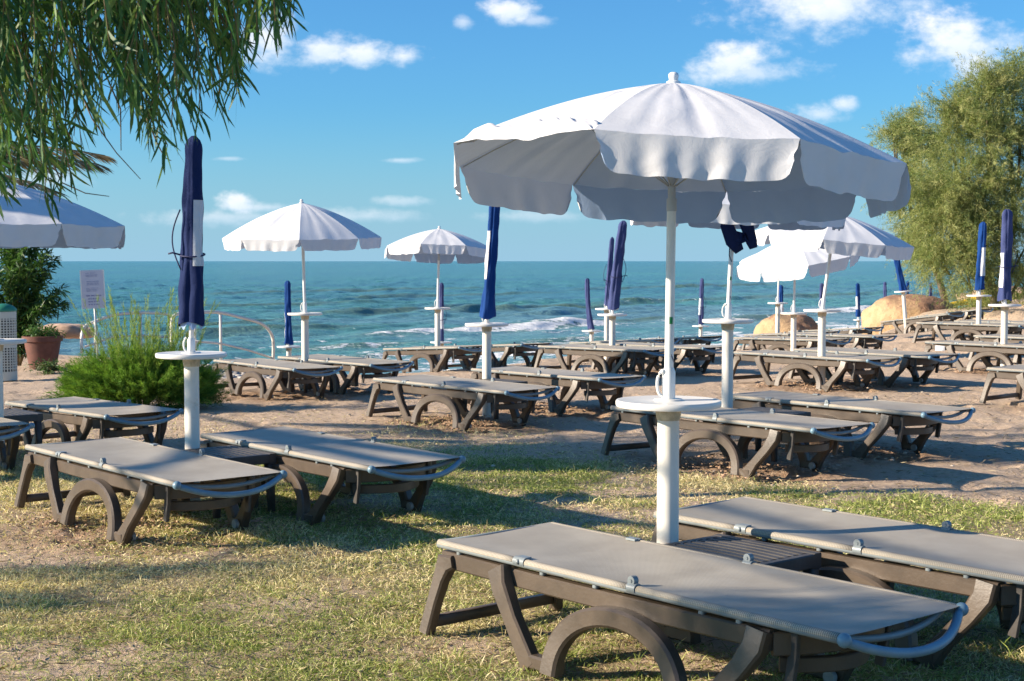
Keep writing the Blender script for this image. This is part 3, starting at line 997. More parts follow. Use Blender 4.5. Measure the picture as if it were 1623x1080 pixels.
# ------------------------------------------------------------------ closed parasol in its sleeve
def make_closed(pt, z0, z1, label, mat='navy', top=(0, 0), bands=(), seed=0, rad=.062, bow=0.0, cord=True, fringe=False, polemat='pole'):
    """pt: foot of the pole; z0,z1: absolute heights of cover bottom and top; top: lean of the top in x,y"""
    rs = np.random.RandomState(seed)
    root = empty('closed_parasol', pt)
    a0, a1 = z0 - pt.z, z1 - pt.z
    def cen(h):
        t_ = h / a1
        return Vector((top[0] * t_ + bow * math.sin(math.pi * min(max((h - a0) / (a1 - a0), 0), 1)), top[1] * t_, h))
    pl = MB(); pl.tube([cen(h) for h in np.linspace(0, a1 - .05, 8)], .0155, 12); pl.build('pole', M[polemat], root)
    hk = MB()
    hk.lathe([(.022, .0), (.026, .006), (.0245, .03), (.0245, .08), (.018, .095)], 16)
    hk.tube([(-.026 - .018 * math.sin(a), -.010, .055 + .04 * math.cos(a)) for a in np.linspace(0.05, math.pi - .05, 10)], .006, 8)
    hk.build('pole_clip', M['pole'], root, auto=40)
    n, kk = 44, 40
    phs = rs.uniform(0, 7, 6)
    def rr(u, a):
        # u 0 bottom..1 top
        bulk = .84 + .16 * (1 - u) ** 1.6 + .16 * (1 - u) ** 7 + .05 * math.sin(5 * u + phs[0])
        if u > .93: bulk *= math.sqrt(max(1 - ((u - .93) / .07) ** 2 * .93, .02))
        f = .12 * math.sin(3 * a + phs[1] + 2.5 * u) + .08 * math.sin(5 * a + phs[2] - 4 * u) + .06 * math.sin(13 * u + 2 * a + phs[3]) + .05 * math.sin(23 * u - 3 * a + phs[5]) + .04 * math.sin(41 * u + 2 * a)
        seam = -.16 * math.exp(-((math.atan2(math.sin(a + 1.75), math.cos(a + 1.75))) / .16) ** 2)
        return rad * (bulk + f * (.55 + .5 * (1 - u)) + seam)
    Vv = []; Ff = []
    for i in range(n + 1):
        u = i / n
        h = a0 + (a1 - a0) * u
        c = cen(h)
        for j in range(kk):
            a = 2 * math.pi * j / kk
            q = rr(u, a)
            dz = (.014 * math.sin(2 * a + phs[4]) if i == 0 else 0)
            Vv.append((c.x + q * math.cos(a), c.y + q * .88 * math.sin(a), c.z + dz))
    for i in range(n):
        for j in range(kk):
            Ff.append((i * kk + j, i * kk + (j + 1) % kk, (i + 1) * kk + (j + 1) % kk, (i + 1) * kk + j))
    Ff.append(tuple(n * kk + j for j in range(kk)))
    MB().add(Vv, Ff).build('cover', M[mat], root)
    for (u0, u1, b0, b1) in bands:
        Vv = []; Ff = []
        for i in range(13):
            u = u0 + (u1 - u0) * i / 12
            c = cen(a0 + (a1 - a0) * u)
            for j in range(15):
                a = b0 + (b1 - b0) * j / 14
                q = rr(u, a) * 1.015 + .0022
                Vv.append((c.x + q * math.cos(a), c.y + q * .88 * math.sin(a), c.z))
        for i in range(12):
            for j in range(14):
                o = i * 15 + j
                Ff.append((o, o + 1, o + 16, o + 15))
        MB().add(Vv, Ff).build('white_band', M['bandw'], root)
    if cord:
        c = cen(a0 + (a1 - a0) * .45)
        cd = MB()
        side = rs.choice([-1, 1]) if cord is True else cord
        pts = [c + Vector((side * (rad * 1.0 + .05 * math.sin(math.pi * t_)), -.03, .18 - .36 * t_)) for t_ in np.linspace(0, 1, 12)]
        cd.tube(pts, .0045, 6)
        cc = cen(a0 + (a1 - a0) * .37)
        cd.tube([cc + Vector((rad * 1.12 * math.cos(a), rad * 1.0 * math.sin(a), .012 * math.sin(a))) for a in np.linspace(0, 2 * math.pi, 18)[:-1]], .005, 6, closed=True)
        cd.tube([cc + Vector((side * rad * 1.05, -.02, 0)), cc + Vector((side * rad * 1.7, -.03, .012)), cc + Vector((side * rad * 2.1, -.03, .006))], .006, 6)
        cd.build('tie_cord', M['cord'], root)
    if fringe:
        Vv = []; Ff = []
        c = cen(a0)
        for i in range(5):
            for j in range(29):
                a = math.pi + math.pi * 1.1 * j / 28 - .1
                q = rad * (.98 + .10 * i / 4 + .05 * math.sin(j * 1.3) * i / 4)
                Vv.append((c.x + q * math.cos(a), c.y + q * .85 * math.sin(a), c.z + .014 - (.012 + .007 * math.sin(j * .9)) * i / 1.6))
        for i in range(4):
            for j in range(28):
                o = i * 29 + j
                Ff.append((o, o + 1, o + 30, o + 29))
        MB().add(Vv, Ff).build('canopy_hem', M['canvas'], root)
    tag(root, label, 'closed parasol', 'closed parasols in blue covers')
    return root

FX = 2350.
def ZA(py, z): return H - (py - 414) * z / FX

# --- first row
pt, _ = make_post(1060.5, 5.95, ZA(636, 5.95), 'large white post table of the big open parasol in the foreground')
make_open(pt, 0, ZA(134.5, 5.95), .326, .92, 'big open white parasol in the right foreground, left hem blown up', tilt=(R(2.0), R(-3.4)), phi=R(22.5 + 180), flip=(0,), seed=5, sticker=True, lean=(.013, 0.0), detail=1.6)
pt, _ = make_post(302, 8.92, ZA(560.5, 8.92), 'white post table of the navy closed parasol at the left')
make_closed(pt, ZA(514, 8.92), ZA(217, 8.92), 'closed parasol in navy cover with pale band, left foreground under the leaves', 'navy', (.03, 0), [(.31, .66, -1.35, .3)], 4, rad=.066, cord=-1, fringe=True)
pt, _ = make_post(-8, 10.7, ZA(539.5, 10.7), 'leftmost white post table, cut off by the picture edge')
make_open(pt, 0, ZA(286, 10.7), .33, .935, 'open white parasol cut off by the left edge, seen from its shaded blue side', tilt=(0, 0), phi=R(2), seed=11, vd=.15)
pt, _ = make_post(1154, 11.6, ZA(507, 11.6), 'tall white post table behind and right of the big open parasol pole', rad=.20)
P3pt = pt
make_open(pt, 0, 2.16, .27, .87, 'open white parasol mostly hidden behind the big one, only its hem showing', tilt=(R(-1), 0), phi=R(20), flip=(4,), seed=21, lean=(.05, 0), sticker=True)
# --- second row
pt, _ = make_post(771.5, 14.6, ZA(513, 14.6), 'white post table of the blue closed parasol in the middle', rad=.215)
make_closed(pt, ZA(504, 14.6), ZA(318, 14.6), 'closed parasol in dark blue cover hanging below the big canopy at the left', 'royal', (.08, 0), [(.33, .74, 2.6, 4.25)], 31, rad=.062, cord=False)
pt, _ = make_post(483, 18.2, ZA(496.5, 18.2), 'white post table of the pointed open parasol behind the bush')
make_open(pt, 0, ZA(322, 18.2), .43, .97, 'pointed open white parasol against the sea, behind the green bush', tilt=(R(1), R(2)), phi=R(6), seed=41, lean=(-.03, 0), vd=.13)
pt, _ = make_post(693.5, 23.5, ZA(488, 23.5), 'white post table of the small open parasol near the beach edge', rad=.205)
make_open(pt, 0, ZA(363, 23.5), .33, .90, 'small open white parasol by the beach edge, left of the blue closed parasol', tilt=(0, R(-5)), phi=R(30), seed=43, lean=(.03, 0), vd=.14)
pt, _ = make_post(970.8, 21.0, ZA(498, 21.0), 'front white post table of the two standing close together left of the big pole')
make_closed(pt, ZA(490, 21), ZA(350, 21), 'front one of two violet closed parasols leaning right, left of the big pole', 'faded', (.15, 0), [], 51, rad=.075, cord=1, bow=-.01)
pt, _ = make_post(962, 25.5, ZA(489, 25.5), 'rear white post table of the two standing close together left of the big pole', rad=.20)
make_closed(pt, ZA(485, 25.5), ZA(376, 25.5), 'rear and slimmer one of two violet closed parasols left of the big pole', 'faded', (.085, 0), [], 52, rad=.05, cord=-1)
# --- right group
pt, _ = make_post(1303.5, 17.2, ZA(491, 17.2), 'white post table of the leaning open parasol on the right')
make_open(pt, 0, ZA(336, 17.0), .30, .92, 'leaning open white parasol on the right, below the big canopy', tilt=(R(-2), R(3)), phi=R(22.5 + 184), flip=(), seed=61, lean=(.15, 0))
pt, _ = make_post(1258.5, 23.5, ZA(496, 23.5), 'white post table under the drooping white parasol', rad=.205)
make_open(pt, 0, ZA(376, 23.5), .33, .98, 'drooping open white parasol tipped to the left, left hem hanging low', tilt=(R(-10), R(7)), phi=R(42), seed=63, lean=(.02, 0), vd=.19)
pt, _ = make_post(1233, 31, ZA(480, 31), 'slim white post table in front of the smaller boulder', rad=.21)
make_open(pt, 0, ZA(392, 31), .28, .88, 'farthest open white parasol, almost hidden behind the drooping one', tilt=(R(-3), R(3)), phi=R(10), seed=65, lean=(.03, 0))
pt, _ = make_post(1431.5, 36, ZA(461, 36), 'leaning white post table in front of the large boulder', lean=(-.10, 0))
make_closed(pt, ZA(462, 36), ZA(372, 36), 'royal blue closed parasol leaning left in front of the large boulder', 'royal', (-.30, 0), [], 71, rad=.075, cord=False)
pt, _ = make_post(1552, 26, ZA(468, 26), 'white post table of the blue and white closed parasol at the right')
make_closed(pt, ZA(459, 26), ZA(352, 26), 'closed parasol in royal blue cover with a white middle, in front of the tamarisk', 'royal', (.055, 0), [(.20, .62, -1.9, .1)], 73, rad=.075, cord=False)
pt, _ = make_post(1593, 19.8, ZA(483, 19.8), 'white post table at the right edge under the tall violet closed parasol')
make_closed(pt, ZA(476, 19.8), ZA(332, 19.8), 'tall closed parasol in faded violet cover at the right edge', 'faded', (.008, 0), [(.14, .52, 2.9, 4.1)], 75, rad=.078, cord=1)
# --- on the beach below
def low(px, z, yd, ybot, ytop, lab_post, lab, mat, bands, lean=0.0, seed=0, rad=.06, bow=0.0, cord=False, dr=.21):
    pt, _ = make_post(px, z, ZA(yd, z), lab_post, rad=dr)
    make_closed(pt, ZA(ybot, z), ZA(ytop, z), lab, mat, (lean, 0), bands, seed, rad=rad, bow=bow, cord=cord)
low(457, 26, 549, 546, 445, 'low white post table on the beach left of the pointed parasol', 'dark blue closed parasol on the beach just left of the pointed open parasol post', 'royal', [(.10, .5, 2.7, 3.5)], -.01, 81, .062)
low(699, 28.5, 542, 541, 448, 'low white post table on the beach behind the small open parasol', 'violet and white closed parasol right behind the post of the small open parasol', 'faded', [(.21, .58, 3.3, 6.1)], .01, 82, .05, cord=1)
low(938, 32, 524, 522, 441, 'low white post table on the beach left of the two violet parasols', 'slanting violet closed parasol on the beach, left of the two close together', 'faded', [], -.10, 83, .06, bow=-.03)
low(1111, 37, 516.5, 514, 441, 'low white post table on the beach right of the big white pole', 'violet and white closed parasol on the beach right of the big white pole', 'faded', [(.20, .56, 2.7, 4.6)], .03, 84, .06, cord=1)
low(1238, 42, 512, 500, 452, 'low white post behind the smaller boulder, hidden below the slim post table', 'royal blue closed parasol with white lower half behind the slim post table', 'royal', [(-.02, .40, 2.6, 6.8)], 0, 85, .075, dr=.18)
low(1302.5, 46, 510, 503, 449, 'low white post hidden behind the leaning parasol post', 'violet closed parasol just left of the leaning parasol pole', 'faded', [], 0, 86, .078, dr=.18)
low(1361, 50, 507, 502, 449, 'low white post table in front of the breaking wave', 'blue and white closed parasol in front of the breaking wave between the boulders', 'royal', [(.22, .60, 2.6, 4.6)], -.04, 87, .075, dr=.17)
low(1404, 50, 508, 486, 447, 'white post just left of the large boulder', 'small violet closed parasol with white foot left of the large boulder', 'faded', [], -.03, 88, .06, dr=.10)
low(1437.5, 50, 508, 490, 446, 'white post hidden behind the large boulder, left one', 'blue closed parasol behind the large boulder next to the leaning blue one', 'royal', [], .02, 89, .06, dr=.10)
low(1474, 51, 508, 490, 448, 'white post hidden behind the large boulder, right one', 'violet closed parasol rising behind the top of the large boulder', 'faded', [], .02, 90, .06, dr=.10)

# blue sleeve tied to the hidden parasol's pole
sl = MB()
c0 = P3pt + Vector((.045, -.06, 0))
def ribbon(pts, wd):
    sl.bar([tuple(q) for q in pts], wd, .03, side=(1, 0, .3), ch=.45)
zt = ZA(352, 11.6)
ribbon([c0 + Vector((.05, 0, zt - P3pt.z + .06)), c0 + Vector((.09, -.01, zt - P3pt.z - .04)), c0 + Vector((.125, -.01, ZA(384, 11.6) - P3pt.z)), c0 + Vector((.14, -.01, ZA(394, 11.6) - P3pt.z))], [.10, .10, .085, .06])
ribbon([c0 + Vector((-.05, 0, zt - P3pt.z + .06)), c0 + Vector((-.07, -.01, zt - P3pt.z - .03)), c0 + Vector((-.02, -.02, ZA(383, 11.6) - P3pt.z)), c0 + Vector((.03, -.02, ZA(399, 11.6) - P3pt.z))], [.06, .10, .12, .07])
ribbon([c0 + Vector((-.03, 0, ZA(372, 11.6) - P3pt.z)), c0 + Vector((.04, -.02, ZA(380, 11.6) - P3pt.z)), c0 + Vector((.085, -.02, ZA(376, 11.6) - P3pt.z))], [.07, .11, .08])
sl.tube([c0 + Vector((-.045, -.01, ZA(385, 11.6) - P3pt.z)), c0 + Vector((-.05, -.02, ZA(405, 11.6) - P3pt.z)), c0 + Vector((-.03, -.02, ZA(415, 11.6) - P3pt.z))], .004, 6)
tag(sl.build('parasol_sleeve', M['navy'], None), 'empty navy sleeve knotted to the pole below the hidden open parasol', 'parasol cover')

# ------------------------------------------------------------------ white loungers on the beach
def make_white():
    root = empty('beach_lounger')
    b = MB()
    for sg in (1, -1):
        b.bar([(x, sg * .29, .30) for x in np.linspace(-.9, .9, 8)], .05, .05)
    for i in range(11): b.bar([(-.85 + .17 * i, -.27, .30), (-.85 + .17 * i, .27, .30)], .12, .016, side=(1, 0, 0))
    b.build('bed', M['wplastic'], root, auto=35)
    for sx in (-1, 1):
        for sg in (1, -1):
            l = MB(); l.bar([(sx * .8, sg * .29, .28), (sx * .72, sg * .30, .12), (sx * .58, sg * .30, .0)], .045, .06); l.build('leg', M['wplastic'], root, auto=35)
    k = MB(); k.bar([(.2, sg * .29, .30) if False else (.15, -.25, .33), (.15, .25, .33)], .03, .03, side=(1, 0, 0)); k.build('crossbar', M['wplastic'], root)
    return root
wp = make_white(); wt = snap(wp)
for i, (px, py, z, rz, lab) in enumerate([(685, 583, 30, 20, 'white plastic lounger on the beach below, seen under the loungers left of centre'),
                                          (900, 580, 31, 10, 'white plastic lounger on the pebbles, seen through the legs beside the violet parasols'),
                                          (1190, 552, 36, 15, 'white plastic lounger on the beach, a sliver between the right hand loungers'),
                                          (760, 586, 31, -60, 'white plastic lounger seen behind the blue closed parasol post')]):
    o = wp if i == 0 else copy_thing(wp, wt)
    x = XP(px, z)
    o.location = (x, z, ground(x, z))
    o.rotation_euler = (0, 0, R(rz))
    tag(o, lab, 'beach lounger', 'white plastic loungers on the beach')

# ------------------------------------------------------------------ boulders
def rock(name, loc, size, seed, mat, label, cat='boulder', group=None, flat=.55, bumps=.18, k=40):
    rs = np.random.RandomState(seed)
    n1_, n2_ = k, k * 2
    th = np.linspace(0, math.pi, n1_ + 1)[:, None]
    ph = np.linspace(0, 2 * math.pi, n2_, endpoint=False)[None, :]
    x = np.sin(th) * np.cos(ph); y = np.sin(th) * np.sin(ph); z = np.cos(th) * np.ones_like(ph)
    o = rs.uniform(0, 50)
    d = 1 + bumps * (fbm(x * 1.1 + z + o, y * 1.1 - z + o, 3)) * 2 + .05 * fbm(x * 5 + o, y * 5 + z * 4, 3) * 2
    V = np.stack([x * d * size[0], y * d * size[1], np.sign(z) * np.abs(z) ** flat * d * size[2]], -1).reshape(-1, 3)
    idx = np.arange((n1_ + 1) * n2_).reshape(n1_ + 1, n2_)
    Q = np.stack([idx[:-1], idx[1:], np.roll(idx[1:], -1, 1), np.roll(idx[:-1], -1, 1)], -1).reshape(-1, 4)
    me = mesh_np(name, V, Q)
    o = link(name, me, mat)
    o.location = loc
    tag(o, label, cat, group)
    return o
m, t, p = newmat('tan_rock')
g = t.new('ShaderNodeTexCoord').outputs['Object']
gn = t.new('ShaderNodeSeparateXYZ'); t.l.new(g, gn.inputs[0])
n = t.noise(g, 1.6, 6, .65, .5); nf = t.noise(g, 9, 6, .65)
c = t.mix(t.smooth(n, .35, .7), (.46, .30, .16), (.57, .40, .23))
br = t.smooth(t.m('ADD', t.m('ADD', t.m('MULTIPLY', gn.outputs[0], .35), gn.outputs[2]), t.m('MULTIPLY', t.m('SUBTRACT', n, .5), 2.2)), .25, .75)
c = t.mix(br, c, t.mix(nf, (.20, .10, .06), (.40, .24, .15)))
t.l.new(c, p.inputs['Base Color']); p.inputs['Roughness'].default_value = .9
t.l.new(t.bump(nf, .8, .08), p.inputs['Normal'])
M['tan'] = m
rock('boulder', (XP(1250, 40), 40, -.75), (.92, .75, .82), 3, m, 'smaller rounded tan boulder with a brown hollow on top, behind the slim posts', flat=.72, bumps=.12)
rock('boulder', (XP(1452, 41), 41.5, -.42), (1.42, 1.0, .93), 8, m, 'large rounded tan boulder with brown top at the right', flat=.7, bumps=.12)
M['pinkrock'] = simple('pink_rock', (.46, .32, .24), .9, 5, .3, .8, 20)
for i, (px, py, z, s, lab) in enumerate([(98, 517, 24, .26, 'pinkish shore rock right above the terracotta pot'), (122, 520, 24.5, .22, 'small pinkish shore rock left of the white handrail'), (78, 520, 24, .2, 'pinkish shore rock behind the potted oleander'),
                                         (1590, 458, 48, .75, 'pinkish rock pile block behind the tamarisk trunk'), (1545, 466, 49, .4, 'small pinkish rock at the foot of the tamarisk'), (1620, 462, 46, .6, 'pinkish rock at the right edge behind the violet parasol')]):
    rock('shore_rock', (XP(px, z), z, ZA(py, z) - s * .35), (s * 1.35, s * .8, s * .42), 20 + i, M['pinkrock'], lab, 'rock', 'shore rocks', k=20, bumps=.35)

# ------------------------------------------------------------------ handrails of the beach steps
M['rail'] = simple('chipped_white_rail', (.66, .63, .57), .5, 18, .06, .15, 50, dirt=((.34, .19, .09), 12, .60))
def rail(pts, posts, mid, z, dz, label):
    root = empty('handrail', (XP(pts[0][0], z), z, ground(XP(pts[0][0], z), z)))
    inv = root.location
    def W3(px, py, zz): return Vector((XP(px, zz), zz, ZA(py, zz))) - inv
    P_ = []
    n = len(pts)
    # smooth the hand rail
    arr = [W3(px, py, z + dz * i / (n - 1)) for i, (px, py) in enumerate(pts)]
    sm = []
    for i in range(n - 1):
        p0, p1, p2, p3 = arr[max(i - 1, 0)], arr[i], arr[i + 1], arr[min(i + 2, n - 1)]
        for q in np.linspace(0, 1, 6)[:-1]:
            sm.append(.5 * ((2 * p1) + (p2 - p0) * q + (2 * p0 - 5 * p1 + 4 * p2 - p3) * q * q + (3 * p1 - p0 - 3 * p2 + p3) * q ** 3))
    sm.append(arr[-1])
    a = MB(); a.tube(sm, .024, 12); a.build('top_rail', M['rail'], root)
    for (px, y0, y1, f) in posts:
        b = MB(); b.tube([W3(px, y0, z + dz * f), W3(px, y1, z + dz * f)], .021, 10); b.build('rail_post', M['rail'], root)
    if mid:
        b = MB(); b.tube([W3(px, py, z + dz * f) for (px, py, f) in mid], .017, 10); b.build('mid_rail', M['rail'], root)
    tag(root, label, 'handrail', 'white tube handrails of the beach steps')
rail([(272, 560), (271, 515), (278, 499), (300, 496.5), (326, 495), (350, 496), (380, 503), (411, 512), (426, 524), (432.5, 544), (431, 588)], [(349, 496.5, 582, .5), (308, 497, 575, .25)], [(306, 541, .2), (350, 545, .5), (392, 555, .75), (431, 568, .98)], 21.5, 1.2, 'white tube handrail with bowed end, right of the navy closed parasol')
rail([(128, 560), (130, 523), (150, 510), (178, 500), (205, 496.5), (237, 496), (262, 498), (268, 505), (270, 560)], [(150, 511, 560, .2), (222, 497, 570, .6)], [(133, 550, .0), (178, 534, .4), (225, 532, .7), (269, 535, 1.0)], 22.2, 1.0, 'white tube handrail rising behind the green bush to the left')

# ------------------------------------------------------------------ notice board
root = empty('notice_sign', (XP(154, 22), 22, ground(XP(154, 22), 22)))
zb = root.location.z
root.rotation_euler = (0, R(-2.5), R(13))
b = MB(); b.tube([(0, 0.02, 0), (0, .02, ZA(486, 22) - zb + .3)], .017, 10); b.build('sign_pole', M['pole_grey'], root)
yb, yt = ZA(489, 22) - zb, ZA(428, 22) - zb
M['signface'] = simple('pale_blue_sign_face', (.52, .54, .62), .5, 4, .04)
b = MB(); b.box((-.01, 0, (yb + yt) / 2), (.315, .012, yt - yb)); pa = b.build('sign_panel', M['signface'], root, smooth=False)
M['signedge'] = simple('white_sign_edge', (.8, .78, .74), .4, 4, .04)
for sg in (-1, 1):
    e = MB(); e.box((-.01 + sg * .166, 0, (yb + yt) / 2), (.014, .022, yt - yb)); e.build('sign_edge', M['signedge'], root, smooth=False)
M['signink'] = simple('blue_sign_ink', (.10, .13, .32), .6, 200, .3)
M['signinkpale'] = simple('faded_sign_ink', (.26, .31, .48), .6, 200, .3)
ink = MB(); ink2 = MB()
rs = np.random.RandomState(2)
hgt = yt - yb
def line(mbx, v, h, u0, u1, words):
    x = u0
    while x < u1:
        wl = rs.uniform(*words)
        wl = min(wl, u1 - x)
        # a word is a run of small letter strokes
        q = x
        while q < x + wl - .003:
            mbx.box((-.01 + q, -.0075, yb + hgt * v + rs.uniform(-.0008, .0008)), (.0055, .002, h * rs.uniform(.7, 1.0)))
            q += .0085
        x += wl + .012
def block(rows, mat):
    k_ = MB()
    for row in rows: line(k_, *row)
    k_.build('sign_text', mat, root, smooth=False)
block([(v, .014, -.09, .05 if v > .9 else .075, (.04, .07)) for v in (.92, .87, .84)], M['signinkpale'])
block([(v, .014, -.08, .10, (.03, .08)) for v in (.70, .655, .62)], M['signinkpale'])
block([(v, .012, -.09, .08, (.03, .08)) for v in (.53, .49, .455)], M['signinkpale'])
block([(.335, .018, -.10, .115, (.05, .1))], M['signink'])
block([(v, .02, -.07, .085, (.018, .03)) for v in (.255, .18, .105)], M['signink'])
tag(root, 'pale notice board with lines of blue writing on a thin pole, above the green bush', 'sign')

# ------------------------------------------------------------------ litter bin and flower pot
bx, by = XP(4, 20.0), 20.0
root = empty('litter_bin', (bx, by, ground(bx, by)))
m, t, p = newmat('perforated_shell')
g = t.new('ShaderNodeTexCoord').outputs['Object']
t.l.new(t.mix(t.noise(g, 6, 4), (.42, .46, .42), (.52, .56, .50)), p.inputs['Base Color']); p.inputs['Roughness'].default_value = .6
b = MB()
rb_, hb_ = .165, .93
# shell: staves and hoops leaving square holes, over a dark inner liner
for j in range(26):
    a = 2 * math.pi * j / 26
    b.bar([(rb_ * math.cos(a), rb_ * math.sin(a), .0), (rb_ * math.cos(a), rb_ * math.sin(a), hb_)], .016, .012, side=(-math.sin(a), math.cos(a), 0))
for zz, hh in [(.06, .12)] + [(.16 + .036 * i, .014) for i in range(8)] + [(.47, .06)] + [(.53 + .036 * i, .014) for i in range(9)] + [(.88, .09)]:
    b.lathe([(rb_ - .004, zz - hh / 2), (rb_ + .007, zz - hh / 2), (rb_ + .007, zz + hh / 2), (rb_ - .004, zz + hh / 2)], 40)
b.build('bin_shell', m, root, auto=40)
M['dark'] = simple('dark_liner', (.03, .035, .035), .7)
b = MB(); b.lathe([(rb_ * .9, .01), (rb_ * .9, hb_ - .01)], 32); b.build('liner', M['dark'], root, auto=40)
M['lid'] = simple('green_lid', (.03, .20, .12), .45, 5, .12)
b = MB(); b.lathe([(rb_ + .012, hb_), (rb_ + .014, hb_ + .03), (rb_ * .8, hb_ + .075), (rb_ * .4, hb_ + .10), (.001, hb_ + .105)], 36); b.build('lid', M['lid'], root, auto=50)
tag(root, 'pale perforated litter bin with a green domed lid at the left edge', 'litter bin')

px_, pz_ = XP(66, 22.3), 22.3
root = empty('plant_pot', (px_, pz_, ground(px_, pz_)))
M['terra'] = simple('terracotta', (.13, .050, .035), .75, 8, .2, .3, 60)
b = MB(); b.lathe([(.19, 0), (.205, .05), (.255, .33), (.265, .40), (.295, .405), (.30, .48), (.28, .485), (.265, .44), (.001, .43)], 40); b.build('pot_body', M['terra'], root, auto=45)
b = MB(); b.lathe([(.264, .432), (.12, .446), (.001, .45)], 24); b.build('potting_soil', M['collar'], root)
tag(root, 'large terracotta flower pot with a rim, beside the litter bin', 'flower pot')

# ------------------------------------------------------------------ foliage helpers
def leaf_quads(P, D, N, ln, wd, col, seg=2, droop=0.0, bend=None):
    """many narrow leaves: P base (n,3), D direction, N side axis; tapering strip of seg quads"""
    n = len(P)
    ts = np.linspace(0, 1, seg + 1)
    prof = np.array([.35] + [1.0 if seg > 1 else .9] * (seg - 1) + [.08]) if seg > 1 else np.array([.8, .15])
    V = np.zeros((n, seg + 1, 2, 3), np.float32)
    for i, t_ in enumerate(ts):
        c = P + D * (ln * t_)[:, None] + np.array([0, 0, -1.0])[None] * (droop * ln * t_ * t_)[:, None]
        if bend is not None: c = c + N * (bend * ln * t_ * t_)[:, None]
        hw = (wd * prof[i] / 2)[:, None]
        V[:, i, 0] = c - N * hw
        V[:, i, 1] = c + N * hw
    V = V.reshape(-1, 3)
    b0 = np.arange(n)[:, None] * (seg + 1) * 2
    Q = []
    for i in range(seg):
        Q.append(np.concatenate([b0 + 2 * i, b0 + 2 * i + 1, b0 + 2 * i + 3, b0 + 2 * i + 2], 1))
    Q = np.concatenate(Q, 0)
    C = np.repeat(col, (seg + 1) * 2, axis=0)
    return V, Q, C

def norm(a):
    return a / np.maximum(np.linalg.norm(a, axis=-1, keepdims=True), 1e-6)

def leafmat(name, trans=.3, rough=.5, spec=.3):
    m, t, p = newmat(name)
    a = t.new('ShaderNodeAttribute', attribute_name='tone').outputs['Color']
    t.l.new(a, p.inputs['Base Color'])
    p.inputs['Roughness'].default_value = rough
    p.inputs['Specular IOR Level'].default_value = spec
    tr = t.new('ShaderNodeBsdfTranslucent')
    t.l.new(t.mix(1.0, a, (1.0, 1.1, .6), 'MULTIPLY'), tr.inputs[0])
    mx = t.new('ShaderNodeMixShader'); mx.inputs[0].default_value = trans
    t.l.new(p.outputs[0], mx.inputs[1]); t.l.new(tr.outputs[0], mx.inputs[2])
    t.l.new(mx.outputs[0], t.n['Material Output'].inputs[0])
    return m
M['leaf'] = leafmat('leaf', .30)
M['feather'] = leafmat('feathery_leaf', .35, .8, .1)
M['blade'] = leafmat('grass_blade', .25, .7, .15)
M['bark'] = simple('bark', (.16, .12, .085), .9, 10, .35, .8, 30)
M['twig'] = simple('twig', (.20, .15, .07), .8, 10, .35)

def tone(rs, n, stops, jit=.12):
    u = rs.rand(n) * (len(stops) - 1)
    i = np.minimum(u.astype(int), len(stops) - 2)
    f = (u - i)[:, None]
    s = np.array(stops)
    c = s[i] * (1 - f) + s[i + 1] * f
    return c * (1 + rs.normal(0, jit, (n, 1)))

def plumes(rs, bases, dirs, lens, npl, ln, wd, stops, curve=.4, spread=.55, hang=0.0, thick=.03):
    """feathery sprays: short needles set round a curved stem"""
    n = len(bases)
    T = rs.rand(n, npl) ** .8
    C = bases[:, None] + dirs[:, None] * (lens[:, None] * T)[..., None]
    C = C + np.array([0, 0, -1.0]) * (curve * lens[:, None] * T ** 2)[..., None]
    rad = (thick * (1 - .75 * T))[..., None]
    C = C + rs.normal(0, 1, C.shape) * rad
    tang = dirs[:, None] + np.array([0, 0, -1.0]) * (2 * curve * T)[..., None]
    D = norm(norm(tang) + rs.normal(0, spread, C.shape) + np.array([0, 0, -hang]))
    P = C.reshape(-1, 3); D = D.reshape(-1, 3)
    N = norm(np.cross(D, rs.normal(0, 1, P.shape)))
    L = ln * (.6 + .8 * rs.rand(len(P)))
    Wd = wd * (.6 + .8 * rs.rand(len(P)))
    pc = tone(rs, n, stops)
    col = np.repeat(pc, npl, 0) * (1 + rs.normal(0, .12, (len(P), 1)))
    return leaf_quads(P, D, N, L, Wd, np.clip(col, .005, 1), 1)

def joinq(parts):
    Vs, Qs, Cs = [], [], []
    o = 0
    for V, Q, C in parts:
        Vs.append(V); Qs.append(Q + o); Cs.append(C); o += len(V)
    return np.concatenate(Vs), np.concatenate(Qs), np.concatenate(Cs)

def add_leaf_obj(name, parts, mat, parent=None):
    V, Q, C = joinq(parts)
    me = mesh_np(name, V, Q, {'tone': C})
    return link(name, me, mat, parent, smooth=False)

# ------------------------------------------------------------------ feathery green bush
rs = np.random.RandomState(12)
bx, by = -3.92, 15.6
bg_ = ground(bx, by)
root = empty('feathery_bush', (bx, by, bg_))
n = 1500
ang = rs.uniform(0, 2 * math.pi, n)
rad = np.sqrt(rs.rand(n))
el = rs.uniform(.0, 1, n)
bases = np.stack([rad * np.cos(ang) * .66, rad * np.sin(ang) * .45, .04 + .46 * el * (1 - .55 * rad)], -1)
out = np.stack([np.cos(ang) * (.2 + .9 * rad), np.sin(ang) * (.2 + .9 * rad), .75 + .9 * (1 - rad) + rs.normal(0, .25, n)], -1)
dirs = norm(out + rs.normal(0, .22, (n, 3)))
lens = rs.uniform(.20, .48, n) * (1 - .25 * rad)
st = [(.10, .20, .03), (.16, .28, .045), (.22, .33, .06), (.12, .24, .05)]
pp = [plumes(rs, bases, dirs, lens, 85, .042, .0065, st, .12, .42, 0, .028)]
n2_ = 85
ang = rs.uniform(0, 2 * math.pi, n2_); rad = np.sqrt(rs.rand(n2_))
b2 = np.stack([rad * np.cos(ang) * .5 + .05, rad * np.sin(ang) * .35, rs.uniform(.35, .62, n2_)], -1)
